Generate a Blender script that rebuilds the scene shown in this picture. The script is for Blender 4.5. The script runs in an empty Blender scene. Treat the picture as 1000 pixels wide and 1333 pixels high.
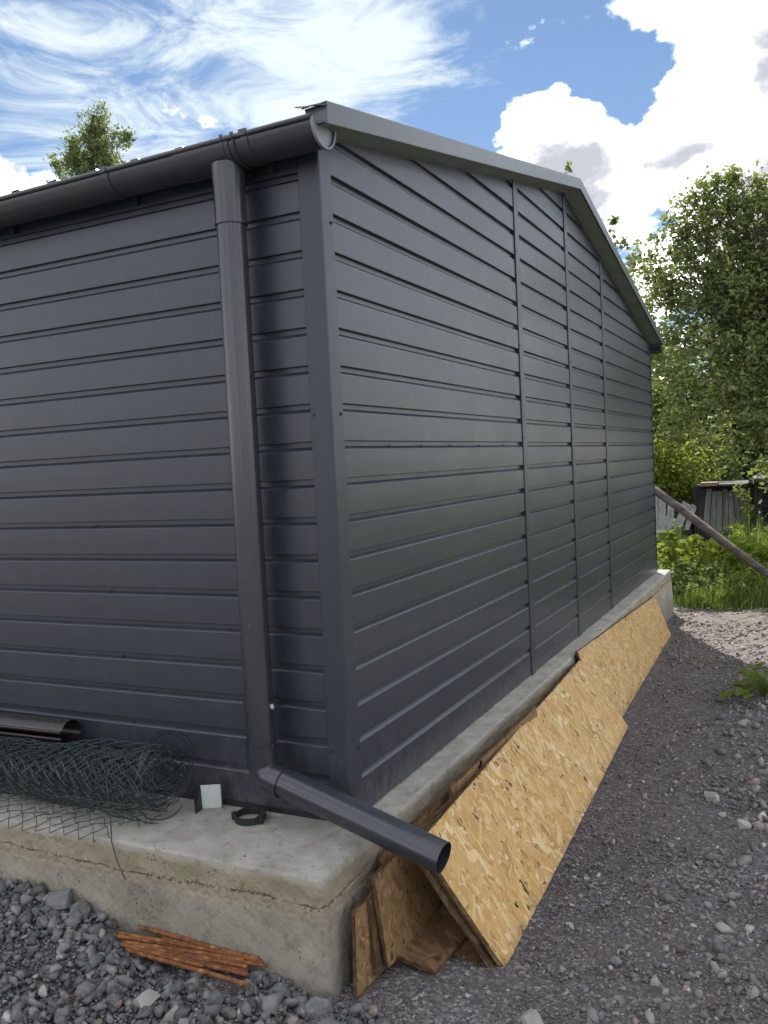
import bpy, bmesh, math, random
import numpy as np
from mathutils import Vector, Matrix

random.seed(7)
rng = np.random.default_rng(7)
SC = bpy.context.scene
COL = SC.collection

# ------------------------------------------------------------------ camera
CAM = Vector((1.347, -2.3717, 1.1444))
RT = Vector((0.89581183, 0.44171844, -0.04905079))
UP = Vector((0.02010699, 0.06997339, 0.9973462))
FW = Vector((-0.44397846, 0.89442079, -0.05380136))
FPX = 1127.78
cd = bpy.data.cameras.new('camera')
cam = bpy.data.objects.new('camera', cd)
COL.objects.link(cam)
cd.sensor_fit = 'HORIZONTAL'
cd.sensor_width = 36.0
cd.lens = 36.0 * FPX / 1000.0
cd.clip_start = 0.05
cd.clip_end = 900
m = Matrix.Identity(4)
for i in range(3):
    m[i][0] = RT[i]; m[i][1] = UP[i]; m[i][2] = -FW[i]; m[i][3] = CAM[i]
cam.matrix_world = m
SC.camera = cam


def at(px, py, Y):
    """point of the place seen at a pixel of the 1000x1333 photograph, at depth y = Y"""
    d = RT * ((px - 500) / FPX) + UP * (-(py - 666.5) / FPX) + FW
    return CAM + d * ((Y - CAM.y) / d.y)


# ------------------------------------------------------------------ world, sun, exposure
SUN_EL = 46.0
SUN_DIR = Vector((-0.42, 0.907, 0)).normalized() * math.cos(math.radians(SUN_EL)) + Vector((0, 0, math.sin(math.radians(SUN_EL))))
SC.view_settings.view_transform = 'Standard'
SC.view_settings.look = 'None'
SC.view_settings.gamma = 1
SC.view_settings.use_curve_mapping = False
SC.view_settings.exposure = 1.17
sl = bpy.data.lights.new('sun', 'SUN')
sl.energy = 4.6
sl.angle = math.radians(0.53)
sl.color = (1.0, 0.94, 0.84)
so = bpy.data.objects.new('sun', sl)
COL.objects.link(so)
so.rotation_euler = SUN_DIR.to_track_quat('Z', 'Y').to_euler()


class NT:
    """small helper to write node trees"""
    def __init__(s, tree):
        s.t = tree; s.n = tree.nodes; s.l = tree.links

    def put(s, node, key, v):
        if v is None:
            return
        sock = node.inputs[key]
        if isinstance(v, bpy.types.NodeSocket):
            s.l.new(v, sock)
        else:
            sock.default_value = v

    def math(s, op, a, b=None, c=None, clamp=False):
        n = s.n.new('ShaderNodeMath'); n.operation = op; n.use_clamp = clamp
        s.put(n, 0, a); s.put(n, 1, b)
        if c is not None: s.put(n, 2, c)
        return n.outputs[0]

    def vec(s, op, a, b=None, out=0):
        n = s.n.new('ShaderNodeVectorMath'); n.operation = op
        s.put(n, 0, a)
        if b is not None:
            s.put(n, 3 if op == 'SCALE' else 1, b)
        return n.outputs[out]

    def noise(s, v, scale, detail=4, rough=0.55, dist=0.0, out='Fac', dim='3D'):
        n = s.n.new('ShaderNodeTexNoise'); n.noise_dimensions = dim
        s.put(n, 'Vector', v); n.inputs['Scale'].default_value = scale
        n.inputs['Detail'].default_value = detail; n.inputs['Roughness'].default_value = rough
        n.inputs['Distortion'].default_value = dist
        return n.outputs[out]

    def voro(s, v, scale, feature='F1', out='Distance', rnd=1.0):
        n = s.n.new('ShaderNodeTexVoronoi'); n.feature = feature
        s.put(n, 'Vector', v); n.inputs['Scale'].default_value = scale
        n.inputs['Randomness'].default_value = rnd
        return n.outputs[out]

    def ramp(s, f, stops, interp='LINEAR'):
        n = s.n.new('ShaderNodeValToRGB'); s.put(n, 0, f)
        cr = n.color_ramp; cr.interpolation = interp
        while len(cr.elements) < len(stops): cr.elements.new(0.5)
        for e, (p, c) in zip(cr.elements, stops):
            e.position = p
            e.color = (c, c, c, 1) if isinstance(c, (int, float)) else (*c, 1)
        return n.outputs[0]

    def mix(s, f, a, b, mode='MIX'):
        n = s.n.new('ShaderNodeMix'); n.data_type = 'RGBA'; n.blend_type = mode
        s.put(n, 0, f)
        s.put(n, 6, a if isinstance(a, bpy.types.NodeSocket) else (*a, 1))
        s.put(n, 7, b if isinstance(b, bpy.types.NodeSocket) else (*b, 1))
        return n.outputs[2]

    def mapr(s, f, a, b, c=0.0, d=1.0, smooth=False):
        n = s.n.new('ShaderNodeMapRange'); s.put(n, 0, f)
        if smooth: n.interpolation_type = 'SMOOTHSTEP'
        for k, v in zip((1, 2, 3, 4), (a, b, c, d)): n.inputs[k].default_value = v
        return n.outputs[0]

    def mapping(s, v, rot=(0, 0, 0), scale=(1, 1, 1), loc=(0, 0, 0)):
        n = s.n.new('ShaderNodeMapping'); s.put(n, 0, v)
        n.inputs['Rotation'].default_value = rot; n.inputs['Scale'].default_value = scale
        n.inputs['Location'].default_value = loc
        return n.outputs[0]

    def bump(s, h, strength=0.5, dist=0.01, normal=None):
        n = s.n.new('ShaderNodeBump'); s.put(n, 'Height', h)
        n.inputs['Strength'].default_value = strength; n.inputs['Distance'].default_value = dist
        if normal is not None: s.put(n, 'Normal', normal)
        return n.outputs[0]


world = bpy.data.worlds.new('World')
SC.world = world
world.use_nodes = True
wt = NT(world.node_tree)
wt.n.clear()
sky = wt.n.new('ShaderNodeTexSky')
sky.sky_type = 'NISHITA'
sky.sun_disc = False
sky.sun_elevation = math.radians(SUN_EL)
sky.sun_rotation = math.atan2(SUN_DIR.x, SUN_DIR.y)
sky.air_density = 1.0; sky.dust_density = 0.05; sky.ozone_density = 3.0
tc = wt.n.new('ShaderNodeTexCoord')
dirv = tc.outputs['Generated']
sep = wt.n.new('ShaderNodeSeparateXYZ'); wt.l.new(dirv, sep.inputs[0])
# cumulus: broad cloud banks (direction, angular size, weight) broken up by noise
BANKS = [  # weight > 0 adds cloud, < 0 opens blue
    ((-0.750, 0.610, 0.25), 0.11, 1.1),
    ((-0.630, 0.710, 0.270), 0.06, 0.6),
    ((-0.225, 0.915, 0.325), 0.075, 0.85),
    ((-0.255, 0.905, 0.335), 0.05, 0.35),
    ((-0.150, 0.940, 0.290), 0.08, 0.7),
    ((-0.100, 0.945, 0.260), 0.10, 0.6),
    ((-0.030, 0.920, 0.375), 0.085, 0.8),
    ((-0.100, 0.885, 0.450), 0.065, 1.0),
    ((0.010, 0.900, 0.43), 0.10, 0.8),
    ((0.000, 0.945, 0.310), 0.09, 0.7),
    ((-0.470, 0.830, 0.315), 0.05, 0.42),
    ((-0.42, 0.820, 0.400), 0.34, -0.98),
    ((-0.165, 0.910, 0.380), 0.055, -0.9),
    ((-0.655, 0.640, 0.400), 0.085, -0.7),
    ((-0.155, 0.925, 0.350), 0.03, -0.35),
    ((-0.122, 0.958, 0.262), 0.03, -0.75),
    ((-0.150, 0.95, 0.235), 0.03, -0.5),
]
acc = None
for d, sz, w in BANKS:
    d = Vector(d).normalized()
    dist = wt.vec('DISTANCE', dirv, tuple(d), out=1)
    g = wt.math('EXPONENT', wt.math('MULTIPLY', wt.math('POWER', wt.math('DIVIDE', dist, sz), 2.0), -1.0))
    g = wt.math('MULTIPLY', g, w)
    acc = g if acc is None else wt.math('ADD', acc, g)
sdir = wt.mapping(dirv, scale=(1, 1, 1.5), loc=(0.13, 0.4, 0.21))
n_big = wt.noise(sdir, 3.0, 3, 0.5)
n_puff = wt.noise(sdir, 11.0, 12, 0.62, 0.15)
vp = wt.math('ADD', wt.voro(sdir, 17.0, 'F1'), wt.math('MULTIPLY', wt.voro(sdir, 41.0, 'F1'), 0.5))
dens = wt.math('ADD', wt.math('ADD', acc, 0.80), wt.math('MULTIPLY', wt.math('SUBTRACT', n_puff, 0.5), 3.0))
dens = wt.math('ADD', dens, wt.math('MULTIPLY', wt.math('SUBTRACT', n_big, 0.5), 0.8))
dens = wt.math('SUBTRACT', dens, wt.math('MULTIPLY', vp, 0.62))
cum = wt.mapr(dens, 0.12, 0.50, smooth=True)
# thin streaked high cloud
wdir = wt.mapping(dirv, rot=(0.0, 0.62, 0.3), scale=(1.3, 2.2, 5.0), loc=(0.4, 0.1, 0.3))
wisp = wt.noise(wdir, 3.2, 11, 0.66, 1.3)
wacc = None
for d, sz, w in [((-0.43, 0.80, 0.43), 0.10, 0.30), ((-0.56, 0.74, 0.39), 0.12, 0.24), ((-0.665, 0.64, 0.38), 0.08, 0.12),
                 ((-0.24, 0.88, 0.39), 0.15, -0.10), ((-0.36, 0.84, 0.42), 0.07, 0.18)]:
    d = Vector(d).normalized()
    dist = wt.vec('DISTANCE', dirv, tuple(d), out=1)
    g = wt.math('EXPONENT', wt.math('MULTIPLY', wt.math('POWER', wt.math('DIVIDE', dist, sz), 2.0), -1.0))
    g = wt.math('MULTIPLY', g, w)
    wacc = g if wacc is None else wt.math('ADD', wacc, g)
wd = wt.math('ADD', wisp, wt.math('MULTIPLY', wacc, 0.75))
wis = wt.mapr(wd, 0.52, 0.80, 0.0, 0.95, smooth=True)
# grey, thicker parts of the clouds
n_g = wt.noise(wt.mapping(dirv, scale=(1, 1, 1.6), loc=(2.1, 0.3, 0.9)), 5.0, 6, 0.55, 0.2)
thick = wt.mapr(wt.math('ADD', wt.math('MULTIPLY', dens, 0.10), n_g), 0.49, 0.70, 0.0, 1.0, smooth=True)
CB = 28.0
ccol = wt.mix(thick, (CB * 1.0, CB * 1.0, CB * 1.0), (CB * 0.20, CB * 0.205, CB * 0.23))
wcol = wt.mix(wis, sky.outputs[0], (CB * 0.30, CB * 0.335, CB * 0.345))
skyc = wt.mix(cum, wcol, ccol)
bg = wt.n.new('ShaderNodeBackground')
wt.l.new(skyc, bg.inputs[0])
bg.inputs[1].default_value = 0.05
wo = wt.n.new('ShaderNodeOutputWorld')
wt.l.new(bg.outputs[0], wo.inputs[0])


# ------------------------------------------------------------------ materials
def newmat(name):
    mt = bpy.data.materials.new(name); mt.use_nodes = True
    nt = NT(mt.node_tree)
    bs = nt.n['Principled BSDF']
    return mt, nt, bs


def coords(nt, kind='Object'):
    return nt.n.new('ShaderNodeTexCoord').outputs[kind]


def wpos(nt):
    return nt.n.new('ShaderNodeNewGeometry').outputs['Position']


def island(nt):
    return nt.n.new('ShaderNodeNewGeometry').outputs['Random Per Island']


def metal_paint(name, col, rough, spec=0.5, wob=0.12, coat=0.0, dust=0.25, splash=0.0):
    mt, nt, bs = newmat(name)
    p = wpos(nt)
    n1 = nt.noise(p, 1.3, 3, 0.5)
    n2 = nt.noise(p, 14, 6, 0.65)
    streak = nt.noise(nt.mapping(p, scale=(9, 9, 0.7)), 2.2, 4, 0.6)
    c = nt.mix(nt.mapr(nt.math('MULTIPLY', streak, n2), 0.22, 0.48, 0, dust), col, (0.16, 0.155, 0.15))
    if splash:
        sz = nt.n.new('ShaderNodeSeparateXYZ'); nt.l.new(p, sz.inputs[0])
        dirt = nt.math('MULTIPLY', nt.mapr(sz.outputs[2], 0.34, 0.0, 0.0, 1.0, True), nt.mapr(nt.noise(nt.mapping(p, scale=(1, 1, 0.6)), 26, 8, 0.75), 0.42, 0.70, 0.0, splash))
        c = nt.mix(dirt, c, (0.17, 0.15, 0.125))
    nt.put(bs, 'Base Color', c)
    nt.put(bs, 'Roughness', nt.mapr(nt.math('ADD', n2, n1), 0.6, 1.4, rough * 0.86, rough * 1.2))
    bs.inputs['Specular IOR Level'].default_value = spec
    bs.inputs['Coat Weight'].default_value = coat
    bs.inputs['Coat Roughness'].default_value = 0.12
    big = nt.noise(nt.mapping(p, scale=(1, 1, 2.2)), 3.5, 2, 0.5)
    b = nt.bump(big, wob, 0.03)
    nt.put(bs, 'Normal', b)
    return mt


M_CLAD = metal_paint('anthracite_cladding', (0.025, 0.031, 0.044), 0.33, 0.6, 0.05, dust=0.08, splash=0.4)
M_TRIM = metal_paint('anthracite_flashing', (0.027, 0.033, 0.046), 0.35, 0.48, 0.03, dust=0.05, splash=0.4)
M_RAKE = metal_paint('grey_roof_trim', (0.062, 0.077, 0.085), 0.32, 0.6, 0.05, dust=0.1)
M_SOFF = metal_paint('unpainted_roof_underside', (0.16, 0.185, 0.165), 0.5, 0.4, 0.3)
M_GUT = metal_paint('gutter_plastic', (0.032, 0.033, 0.040), 0.30, 0.55, 0.0, dust=0.05)
M_PIPE = metal_paint('downpipe_plastic', (0.024, 0.027, 0.036), 0.25, 0.75, 0.0, coat=0.0, dust=0.02)
M_LOOSE = metal_paint('brown_gutter_plastic', (0.020, 0.015, 0.015), 0.28, 0.5, 0.0, coat=0.0, dust=0.05)
M_CAP = metal_paint('pale_end_cap', (0.20, 0.225, 0.25), 0.4, 0.5, 0.05)
M_BLACK = metal_paint('black_plastic', (0.014, 0.015, 0.018), 0.38, 0.5, 0.05, dust=0.15)
M_WIRE = metal_paint('green_coated_wire', (0.013, 0.028, 0.030), 0.35, 0.5, 0.0, dust=0.3)
M_ZINC = metal_paint('zinc_screw', (0.45, 0.46, 0.47), 0.35, 0.6, 0.0, dust=0.0)
M_OFFCUT = metal_paint('primed_metal_back', (0.50, 0.54, 0.52), 0.5, 0.4, 0.05, dust=0.3)


def mat_concrete():
    mt, nt, bs = newmat('weathered_concrete')
    p = wpos(nt)
    s = nt.n.new('ShaderNodeSeparateXYZ'); nt.l.new(p, s.inputs[0])
    n1 = nt.noise(p, 3.2, 6, 0.6)
    n2 = nt.noise(p, 22, 7, 0.7)
    n3 = nt.noise(nt.mapping(p, scale=(1, 1, 3.5)), 5.0, 5, 0.6, 0.6)
    base = nt.ramp(n1, [(0.25, (0.22, 0.198, 0.165)), (0.5, (0.32, 0.29, 0.24)), (0.75, (0.39, 0.365, 0.31))])
    tan = nt.ramp(n3, [(0.25, (0.22, 0.165, 0.105)), (0.6, (0.36, 0.29, 0.19)), (0.8, (0.40, 0.34, 0.24))])
    # tan rust-and-soil stain on the upper pour below the arris
    hz = nt.math('ADD', s.outputs[2], nt.math('MULTIPLY', nt.math('SUBTRACT', n1, 0.5), 0.07))
    band = nt.math('MULTIPLY', nt.mapr(hz, -0.018, -0.03, smooth=True), nt.mapr(hz, -0.16, -0.085, smooth=True))
    c = nt.mix(nt.math('MULTIPLY', band, 0.6), base, tan)
    moss = nt.math('MULTIPLY', band, nt.mapr(nt.noise(p, 7, 4, 0.6), 0.52, 0.72))
    c = nt.mix(nt.math('MULTIPLY', moss, 0.45), c, (0.20, 0.21, 0.10))
    # dry pale top
    top = nt.mapr(s.outputs[2], -0.012, -0.004, smooth=True)
    topc = nt.ramp(nt.noise(p, 6.5, 7, 0.65), [(0.3, (0.24, 0.228, 0.20)), (0.55, (0.36, 0.345, 0.31)), (0.8, (0.46, 0.445, 0.41))])
    c = nt.mix(top, c, topc)
    spl = nt.mapr(n2, 0.34, 0.46, 0.55, 0.0)
    c = nt.mix(spl, c, (0.13, 0.12, 0.10))
    c = nt.mix(nt.mapr(hz, -0.20, -0.32, 0, 0.45), c, (0.15, 0.14, 0.13))
    pits = nt.voro(p, 60, 'F1')
    pm = nt.math('MULTIPLY', nt.mapr(pits, 0.10, 0.20, 1, 0), nt.mapr(nt.noise(p, 5, 2), 0.52, 0.62))
    c = nt.mix(nt.math('MULTIPLY', pm, 0.8), c, (0.07, 0.06, 0.05))
    an = nt.n.new('ShaderNodeAttribute'); an.attribute_name = 'crack'
    c = nt.mix(nt.math('MULTIPLY', an.outputs['Fac'], 0.85), c, (0.045, 0.038, 0.03))
    az = nt.n.new('ShaderNodeAttribute'); az.attribute_name = 'joint_zone'
    hole = nt.math('ADD', nt.noise(p, 105, 4, 0.7), nt.math('MULTIPLY', az.outputs['Fac'], 0.17))
    hm = nt.math('MULTIPLY', nt.mapr(hole, 0.66, 0.70, 0, 1), nt.mapr(az.outputs['Fac'], 0.05, 0.3, 0, 1))
    hm = nt.math('MULTIPLY', hm, nt.mapr(nt.noise(p, 9, 3), 0.42, 0.52, 0.15, 1.0))
    c = nt.mix(nt.math('MULTIPLY', hm, 0.85), c, (0.05, 0.042, 0.034))
    nt.put(bs, 'Base Color', c)
    bs.inputs['Roughness'].default_value = 0.92
    bs.inputs['Specular IOR Level'].default_value = 0.25
    h = nt.math('SUBTRACT', nt.math('ADD', n2, nt.math('MULTIPLY', nt.noise(p, 160, 4, 0.7), 0.5)), nt.math('MULTIPLY', pm, 0.8))
    nt.put(bs, 'Normal', nt.bump(h, 0.85, 0.009))
    return mt


M_CONC = mat_concrete()


def mat_osb(name, tint=1.0, dark=(0.20, 0.115, 0.045)):
    mt, nt, bs = newmat(name)
    p = coords(nt)
    ds = nt.n.new('ShaderNodeTexNoise'); nt.put(ds, 'Vector', p); ds.inputs['Scale'].default_value = 18
    dv = nt.vec('ADD', p, nt.vec('SCALE', ds.outputs['Color'], 0.02))
    v1 = nt.voro(nt.mapping(dv, rot=(0.2, 0.1, 0.5), scale=(60, 18, 60)), 1.0, 'F1', 'Color')
    sp = nt.n.new('ShaderNodeSeparateColor'); nt.l.new(v1, sp.inputs[0])
    c = nt.ramp(sp.outputs[0], [(0.0, dark), (0.35, (0.36 * tint, 0.225 * tint, 0.095 * tint)),
                                (0.7, (0.47 * tint, 0.31 * tint, 0.14 * tint)), (1.0, (0.55 * tint, 0.40 * tint, 0.21 * tint))])
    lay = nt.noise(nt.mapping(p, scale=(14, 14, 420)), 1.0, 4, 0.7)
    c = nt.mix(nt.mapr(lay, 0.40, 0.60, 0.75, 0.0), c, (0.055, 0.028, 0.014))
    nt.put(bs, 'Base Color', c)
    bs.inputs['Roughness'].default_value = 0.7
    bs.inputs['Specular IOR Level'].default_value = 0.3
    nt.put(bs, 'Normal', nt.bump(nt.math('ADD', sp.outputs[1], nt.noise(p, 90, 4)), 0.5, 0.002))
    return mt


def mat_strand(name, stops, seed=0.0):
    mt, nt, bs = newmat(name)
    p = coords(nt)
    r = island(nt)
    base = nt.ramp(r, stops)
    grain = nt.noise(nt.mapping(p, scale=(30, 8, 30)), 9, 3, 0.6)
    blotch = nt.noise(nt.mapping(p, loc=(seed, 0, 0)), 3.0, 4, 0.6)
    c = nt.mix(nt.mapr(grain, 0.3, 0.7, 0.28, 0.0), base, (0.24, 0.13, 0.045), 'MIX')
    c = nt.mix(nt.mapr(blotch, 0.45, 0.75, 0.0, 0.35), c, (0.36, 0.20, 0.075))
    sx = nt.n.new('ShaderNodeSeparateXYZ'); nt.l.new(p, sx.inputs[0])
    damp = nt.math('ADD', sx.outputs[0], nt.math('MULTIPLY', nt.math('SUBTRACT', nt.noise(nt.mapping(p, loc=(0, seed, 0)), 7, 5, 0.65), 0.5), 0.22))
    c = nt.mix(nt.mapr(damp, 0.04, -0.03, 0.0, 0.5, True), c, (0.13, 0.085, 0.05))
    nt.put(bs, 'Base Color', c)
    bs.inputs['Roughness'].default_value = 0.55
    bs.inputs['Specular IOR Level'].default_value = 0.4
    nt.put(bs, 'Normal', nt.bump(grain, 0.35, 0.001))
    return mt


LIGHT = [(0.0, (0.30, 0.145, 0.04)), (0.09, (0.45, 0.25, 0.05)), (0.35, (0.50, 0.305, 0.09)), (0.65, (0.56, 0.365, 0.13)),
         (0.88, (0.61, 0.44, 0.20)), (1.0, (0.68, 0.55, 0.34))]
WORN = [(0.0, (0.15, 0.08, 0.04)), (0.3, (0.21, 0.125, 0.058)), (0.6, (0.245, 0.15, 0.072)), (0.9, (0.29, 0.185, 0.092)), (1.0, (0.34, 0.235, 0.13))]
M_OSB = mat_osb('osb_board', 0.42, (0.10, 0.05, 0.02))
M_OSBE = mat_osb('osb_worn', 0.27, (0.05, 0.026, 0.015))
M_STR = mat_strand('osb_strands_light', LIGHT)
M_STRW = mat_strand('osb_strands_worn', WORN, 3.0)
M_STRR = mat_strand('osb_strands_soiled', [(0.0, (0.07, 0.035, 0.022)), (0.5, (0.13, 0.072, 0.045)), (0.9, (0.19, 0.115, 0.07)), (1.0, (0.26, 0.18, 0.12))], 7.0)


def mat_stone(name, stops, rough=0.85):
    mt, nt, bs = newmat(name)
    p = wpos(nt)
    r = island(nt)
    c = nt.ramp(r, stops)
    n = nt.noise(p, 70, 6, 0.7)
    c = nt.mix(nt.mapr(n, 0.35, 0.7, 0.0, 0.5), c, (0.30, 0.29, 0.28), 'MIX')
    c = nt.mix(nt.mapr(nt.noise(p, 9, 4), 0.5, 0.7, 0, 0.4), c, (0.105, 0.075, 0.055))
    nt.put(bs, 'Base Color', c)
    bs.inputs['Roughness'].default_value = rough
    bs.inputs['Specular IOR Level'].default_value = 0.35
    nt.put(bs, 'Normal', nt.bump(nt.math('ADD', n, nt.noise(p, 300, 3)), 0.7, 0.003))
    return mt


M_RUB = mat_stone('crushed_stone', [(0.0, (0.028, 0.028, 0.032)), (0.45, (0.078, 0.078, 0.088)), (0.78, (0.145, 0.145, 0.157)), (0.93, (0.24, 0.235, 0.235)), (0.955, (0.16, 0.11, 0.085)), (0.985, (0.34, 0.33, 0.31)), (1.0, (0.52, 0.50, 0.48))])
M_GRV = mat_stone('fine_gravel', [(0.0, (0.072, 0.065, 0.067)), (0.5, (0.148, 0.136, 0.140)), (0.80, (0.24, 0.225, 0.226)), (0.89, (0.31, 0.295, 0.28)), (0.95, (0.24, 0.165, 0.11)), (0.97, (0.45, 0.43, 0.40)), (1.0, (0.58, 0.56, 0.52))])
M_PALE = mat_stone('pale_stone', [(0.0, (0.30, 0.29, 0.27)), (1.0, (0.34, 0.33, 0.31))])
M_GREY = mat_stone('grey_stone', [(0.0, (0.105, 0.11, 0.125)), (1.0, (0.14, 0.145, 0.16))])


def mat_ground():
    mt, nt, bs = newmat('ground_soil')
    p = wpos(nt)
    s = nt.n.new('ShaderNodeSeparateXYZ'); nt.l.new(p, s.inputs[0])
    n1 = nt.noise(p, 2.0, 6, 0.6)
    n2 = nt.noise(p, 60, 8, 0.75)
    v = nt.voro(p, 110, 'F1', 'Color')
    sp = nt.n.new('ShaderNodeSeparateColor'); nt.l.new(v, sp.inputs[0])
    c = nt.ramp(sp.outputs[0], [(0.0, (0.066, 0.060, 0.062)), (0.6, (0.135, 0.124, 0.126)), (0.9, (0.22, 0.205, 0.205)), (1.0, (0.38, 0.36, 0.35))])
    c = nt.mix(nt.mapr(n1, 0.4, 0.65, 0, 0.55), c, (0.12, 0.104, 0.096))
    c = nt.mix(nt.mapr(n2, 0.45, 0.7, 0.0, 0.35), c, (0.06, 0.05, 0.048))
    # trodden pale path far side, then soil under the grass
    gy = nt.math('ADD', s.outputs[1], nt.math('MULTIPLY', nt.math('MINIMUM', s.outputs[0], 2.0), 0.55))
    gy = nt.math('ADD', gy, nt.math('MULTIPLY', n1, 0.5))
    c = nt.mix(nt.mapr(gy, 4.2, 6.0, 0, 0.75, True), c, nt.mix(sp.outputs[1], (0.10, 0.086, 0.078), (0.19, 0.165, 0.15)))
    c = nt.mix(nt.mapr(gy, 7.05, 7.25, 0, 1), c, nt.mix(n2, (0.03, 0.05, 0.015), (0.075, 0.11, 0.03)))
    nt.put(bs, 'Base Color', c)
    bs.inputs['Roughness'].default_value = 0.95
    bs.inputs['Specular IOR Level'].default_value = 0.2
    h = nt.math('ADD', nt.math('MULTIPLY', nt.voro(p, 110), -0.8), n2)
    nt.put(bs, 'Normal', nt.bump(h, 0.9, 0.008))
    return mt


M_GND = mat_ground()


def mat_leaf(name, dark, mid, light, trans=0.33, gloss=0.45):
    mt, nt, bs = newmat(name)
    r = island(nt)
    c = nt.ramp(r, [(0.0, dark), (0.55, mid), (1.0, light)])
    cl = nt.noise(wpos(nt), 1.6, 3)
    c = nt.mix(nt.mapr(cl, 0.4, 0.65, 0, 0.45), c, light)
    nt.put(bs, 'Base Color', c)
    bs.inputs['Roughness'].default_value = 0.62
    bs.inputs['Specular IOR Level'].default_value = 0.22
    tr = nt.n.new('ShaderNodeBsdfTranslucent')
    tcol = nt.mix(0.5, c, (0.32, 0.38, 0.05))
    nt.l.new(tcol, tr.inputs[0])
    mx = nt.n.new('ShaderNodeMixShader'); mx.inputs[0].default_value = trans
    nt.l.new(bs.outputs[0], mx.inputs[1]); nt.l.new(tr.outputs[0], mx.inputs[2])
    nt.l.new(mx.outputs[0], nt.n['Material Output'].inputs[0])
    return mt


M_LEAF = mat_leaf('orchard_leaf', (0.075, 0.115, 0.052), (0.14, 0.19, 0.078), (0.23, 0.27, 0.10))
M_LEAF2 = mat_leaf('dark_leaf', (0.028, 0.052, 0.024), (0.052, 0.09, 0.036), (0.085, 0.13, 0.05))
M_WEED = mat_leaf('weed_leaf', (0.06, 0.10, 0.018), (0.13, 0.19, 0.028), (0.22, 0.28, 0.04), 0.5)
M_GRASS = mat_leaf('grass_blade', (0.04, 0.085, 0.018), (0.075, 0.14, 0.03), (0.14, 0.20, 0.06), 0.4)
M_BIRCH = mat_leaf('birch_leaf', (0.055, 0.08, 0.045), (0.09, 0.125, 0.065), (0.14, 0.17, 0.09), 0.4)


def mat_simple(name, stops, scale, stretch=(1, 1, 1), rough=0.85, bump=0.5, bd=0.004, spec=0.3, metallic=0.0):
    mt, nt, bs = newmat(name)
    p = coords(nt)
    n = nt.noise(nt.mapping(p, scale=stretch), scale, 7, 0.68, 0.3)
    nt.put(bs, 'Base Color', nt.ramp(n, stops))
    bs.inputs['Roughness'].default_value = rough
    bs.inputs['Specular IOR Level'].default_value = spec
    nt.put(bs, 'Normal', nt.bump(nt.math('ADD', n, nt.noise(p, scale * 6, 3)), bump, bd))
    return mt


M_RUST = mat_simple('rusted_steel', [(0.28, (0.05, 0.022, 0.014)), (0.44, (0.14, 0.055, 0.025)), (0.58, (0.25, 0.10, 0.038)), (0.72, (0.40, 0.21, 0.085))], 28, rough=0.9, bump=0.9, bd=0.003)
M_BARK = mat_simple('bark', [(0.3, (0.045, 0.037, 0.03)), (0.6, (0.10, 0.085, 0.07)), (0.8, (0.16, 0.14, 0.12))], 20, (1, 1, 0.3), bump=0.9, bd=0.01)
M_POLE = mat_simple('weathered_pole', [(0.3, (0.05, 0.042, 0.036)), (0.55, (0.12, 0.10, 0.088)), (0.8, (0.24, 0.21, 0.19))], 14, (0.3, 1, 1), bump=0.9, bd=0.01)
M_PLANK = mat_simple('silvered_planks', [(0.3, (0.13, 0.13, 0.135)), (0.55, (0.26, 0.265, 0.275)), (0.8, (0.40, 0.40, 0.41))], 10, (2.5, 2.5, 0.25), bump=0.8, bd=0.006)
M_DARKW = mat_simple('dark_shed_timber', [(0.3, (0.018, 0.014, 0.018)), (0.7, (0.05, 0.04, 0.045))], 12, (1, 1, 0.3), bump=0.8)
M_FELT = mat_simple('rusty_sheet', [(0.3, (0.16, 0.09, 0.07)), (0.6, (0.30, 0.19, 0.16)), (0.8, (0.38, 0.28, 0.24))], 8, bump=0.5)
M_GROOF = mat_simple('old_tarred_roof', [(0.3, (0.05, 0.046, 0.044)), (0.7, (0.11, 0.10, 0.095))], 8)


# ------------------------------------------------------------------ geometry helpers
ROOTLOC = {}


def setp(o, label=None, cat=None, group=None, kind=None):
    for k, v in (('label', label), ('category', cat), ('group', group), ('kind', kind)):
        if v: o[k] = v
    return o


def empty(name, loc, label, cat, group=None):
    o = bpy.data.objects.new(name, None); COL.objects.link(o)
    o.location = loc; o.empty_display_size = 0.1
    ROOTLOC[o.name] = Vector(loc)
    return setp(o, label, cat, group)


def obj(name, V, F, mat, parent=None, loc=None, smooth=False, uv=None):
    """mesh object from world-space verts; parented ones keep the root's origin"""
    V = np.asarray(V, dtype=np.float64)
    if parent is not None:
        o0 = ROOTLOC[parent.name]
    else:
        o0 = Vector(loc) if loc is not None else Vector((0, 0, 0))
    V = V - np.array(o0)
    me = bpy.data.meshes.new(name)
    if isinstance(F, np.ndarray):
        nf, k = F.shape
        me.vertices.add(len(V)); me.vertices.foreach_set('co', V.astype(np.float32).ravel())
        me.loops.add(nf * k); me.loops.foreach_set('vertex_index', F.astype(np.int32).ravel())
        me.polygons.add(nf)
        me.polygons.foreach_set('loop_start', np.arange(0, nf * k, k, dtype=np.int32))
        me.polygons.foreach_set('loop_total', np.full(nf, k, dtype=np.int32))
        me.update(calc_edges=True)
    else:
        me.from_pydata([tuple(v) for v in V], [], F)
    me.validate()
    if smooth:
        me.polygons.foreach_set('use_smooth', [True] * len(me.polygons))
    me.materials.append(mat)
    o = bpy.data.objects.new(name, me); COL.objects.link(o)
    if parent is not None:
        o.parent = parent
        ROOTLOC[o.name] = o0
    else:
        o.location = o0
        ROOTLOC[o.name] = o0
    return o


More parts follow.
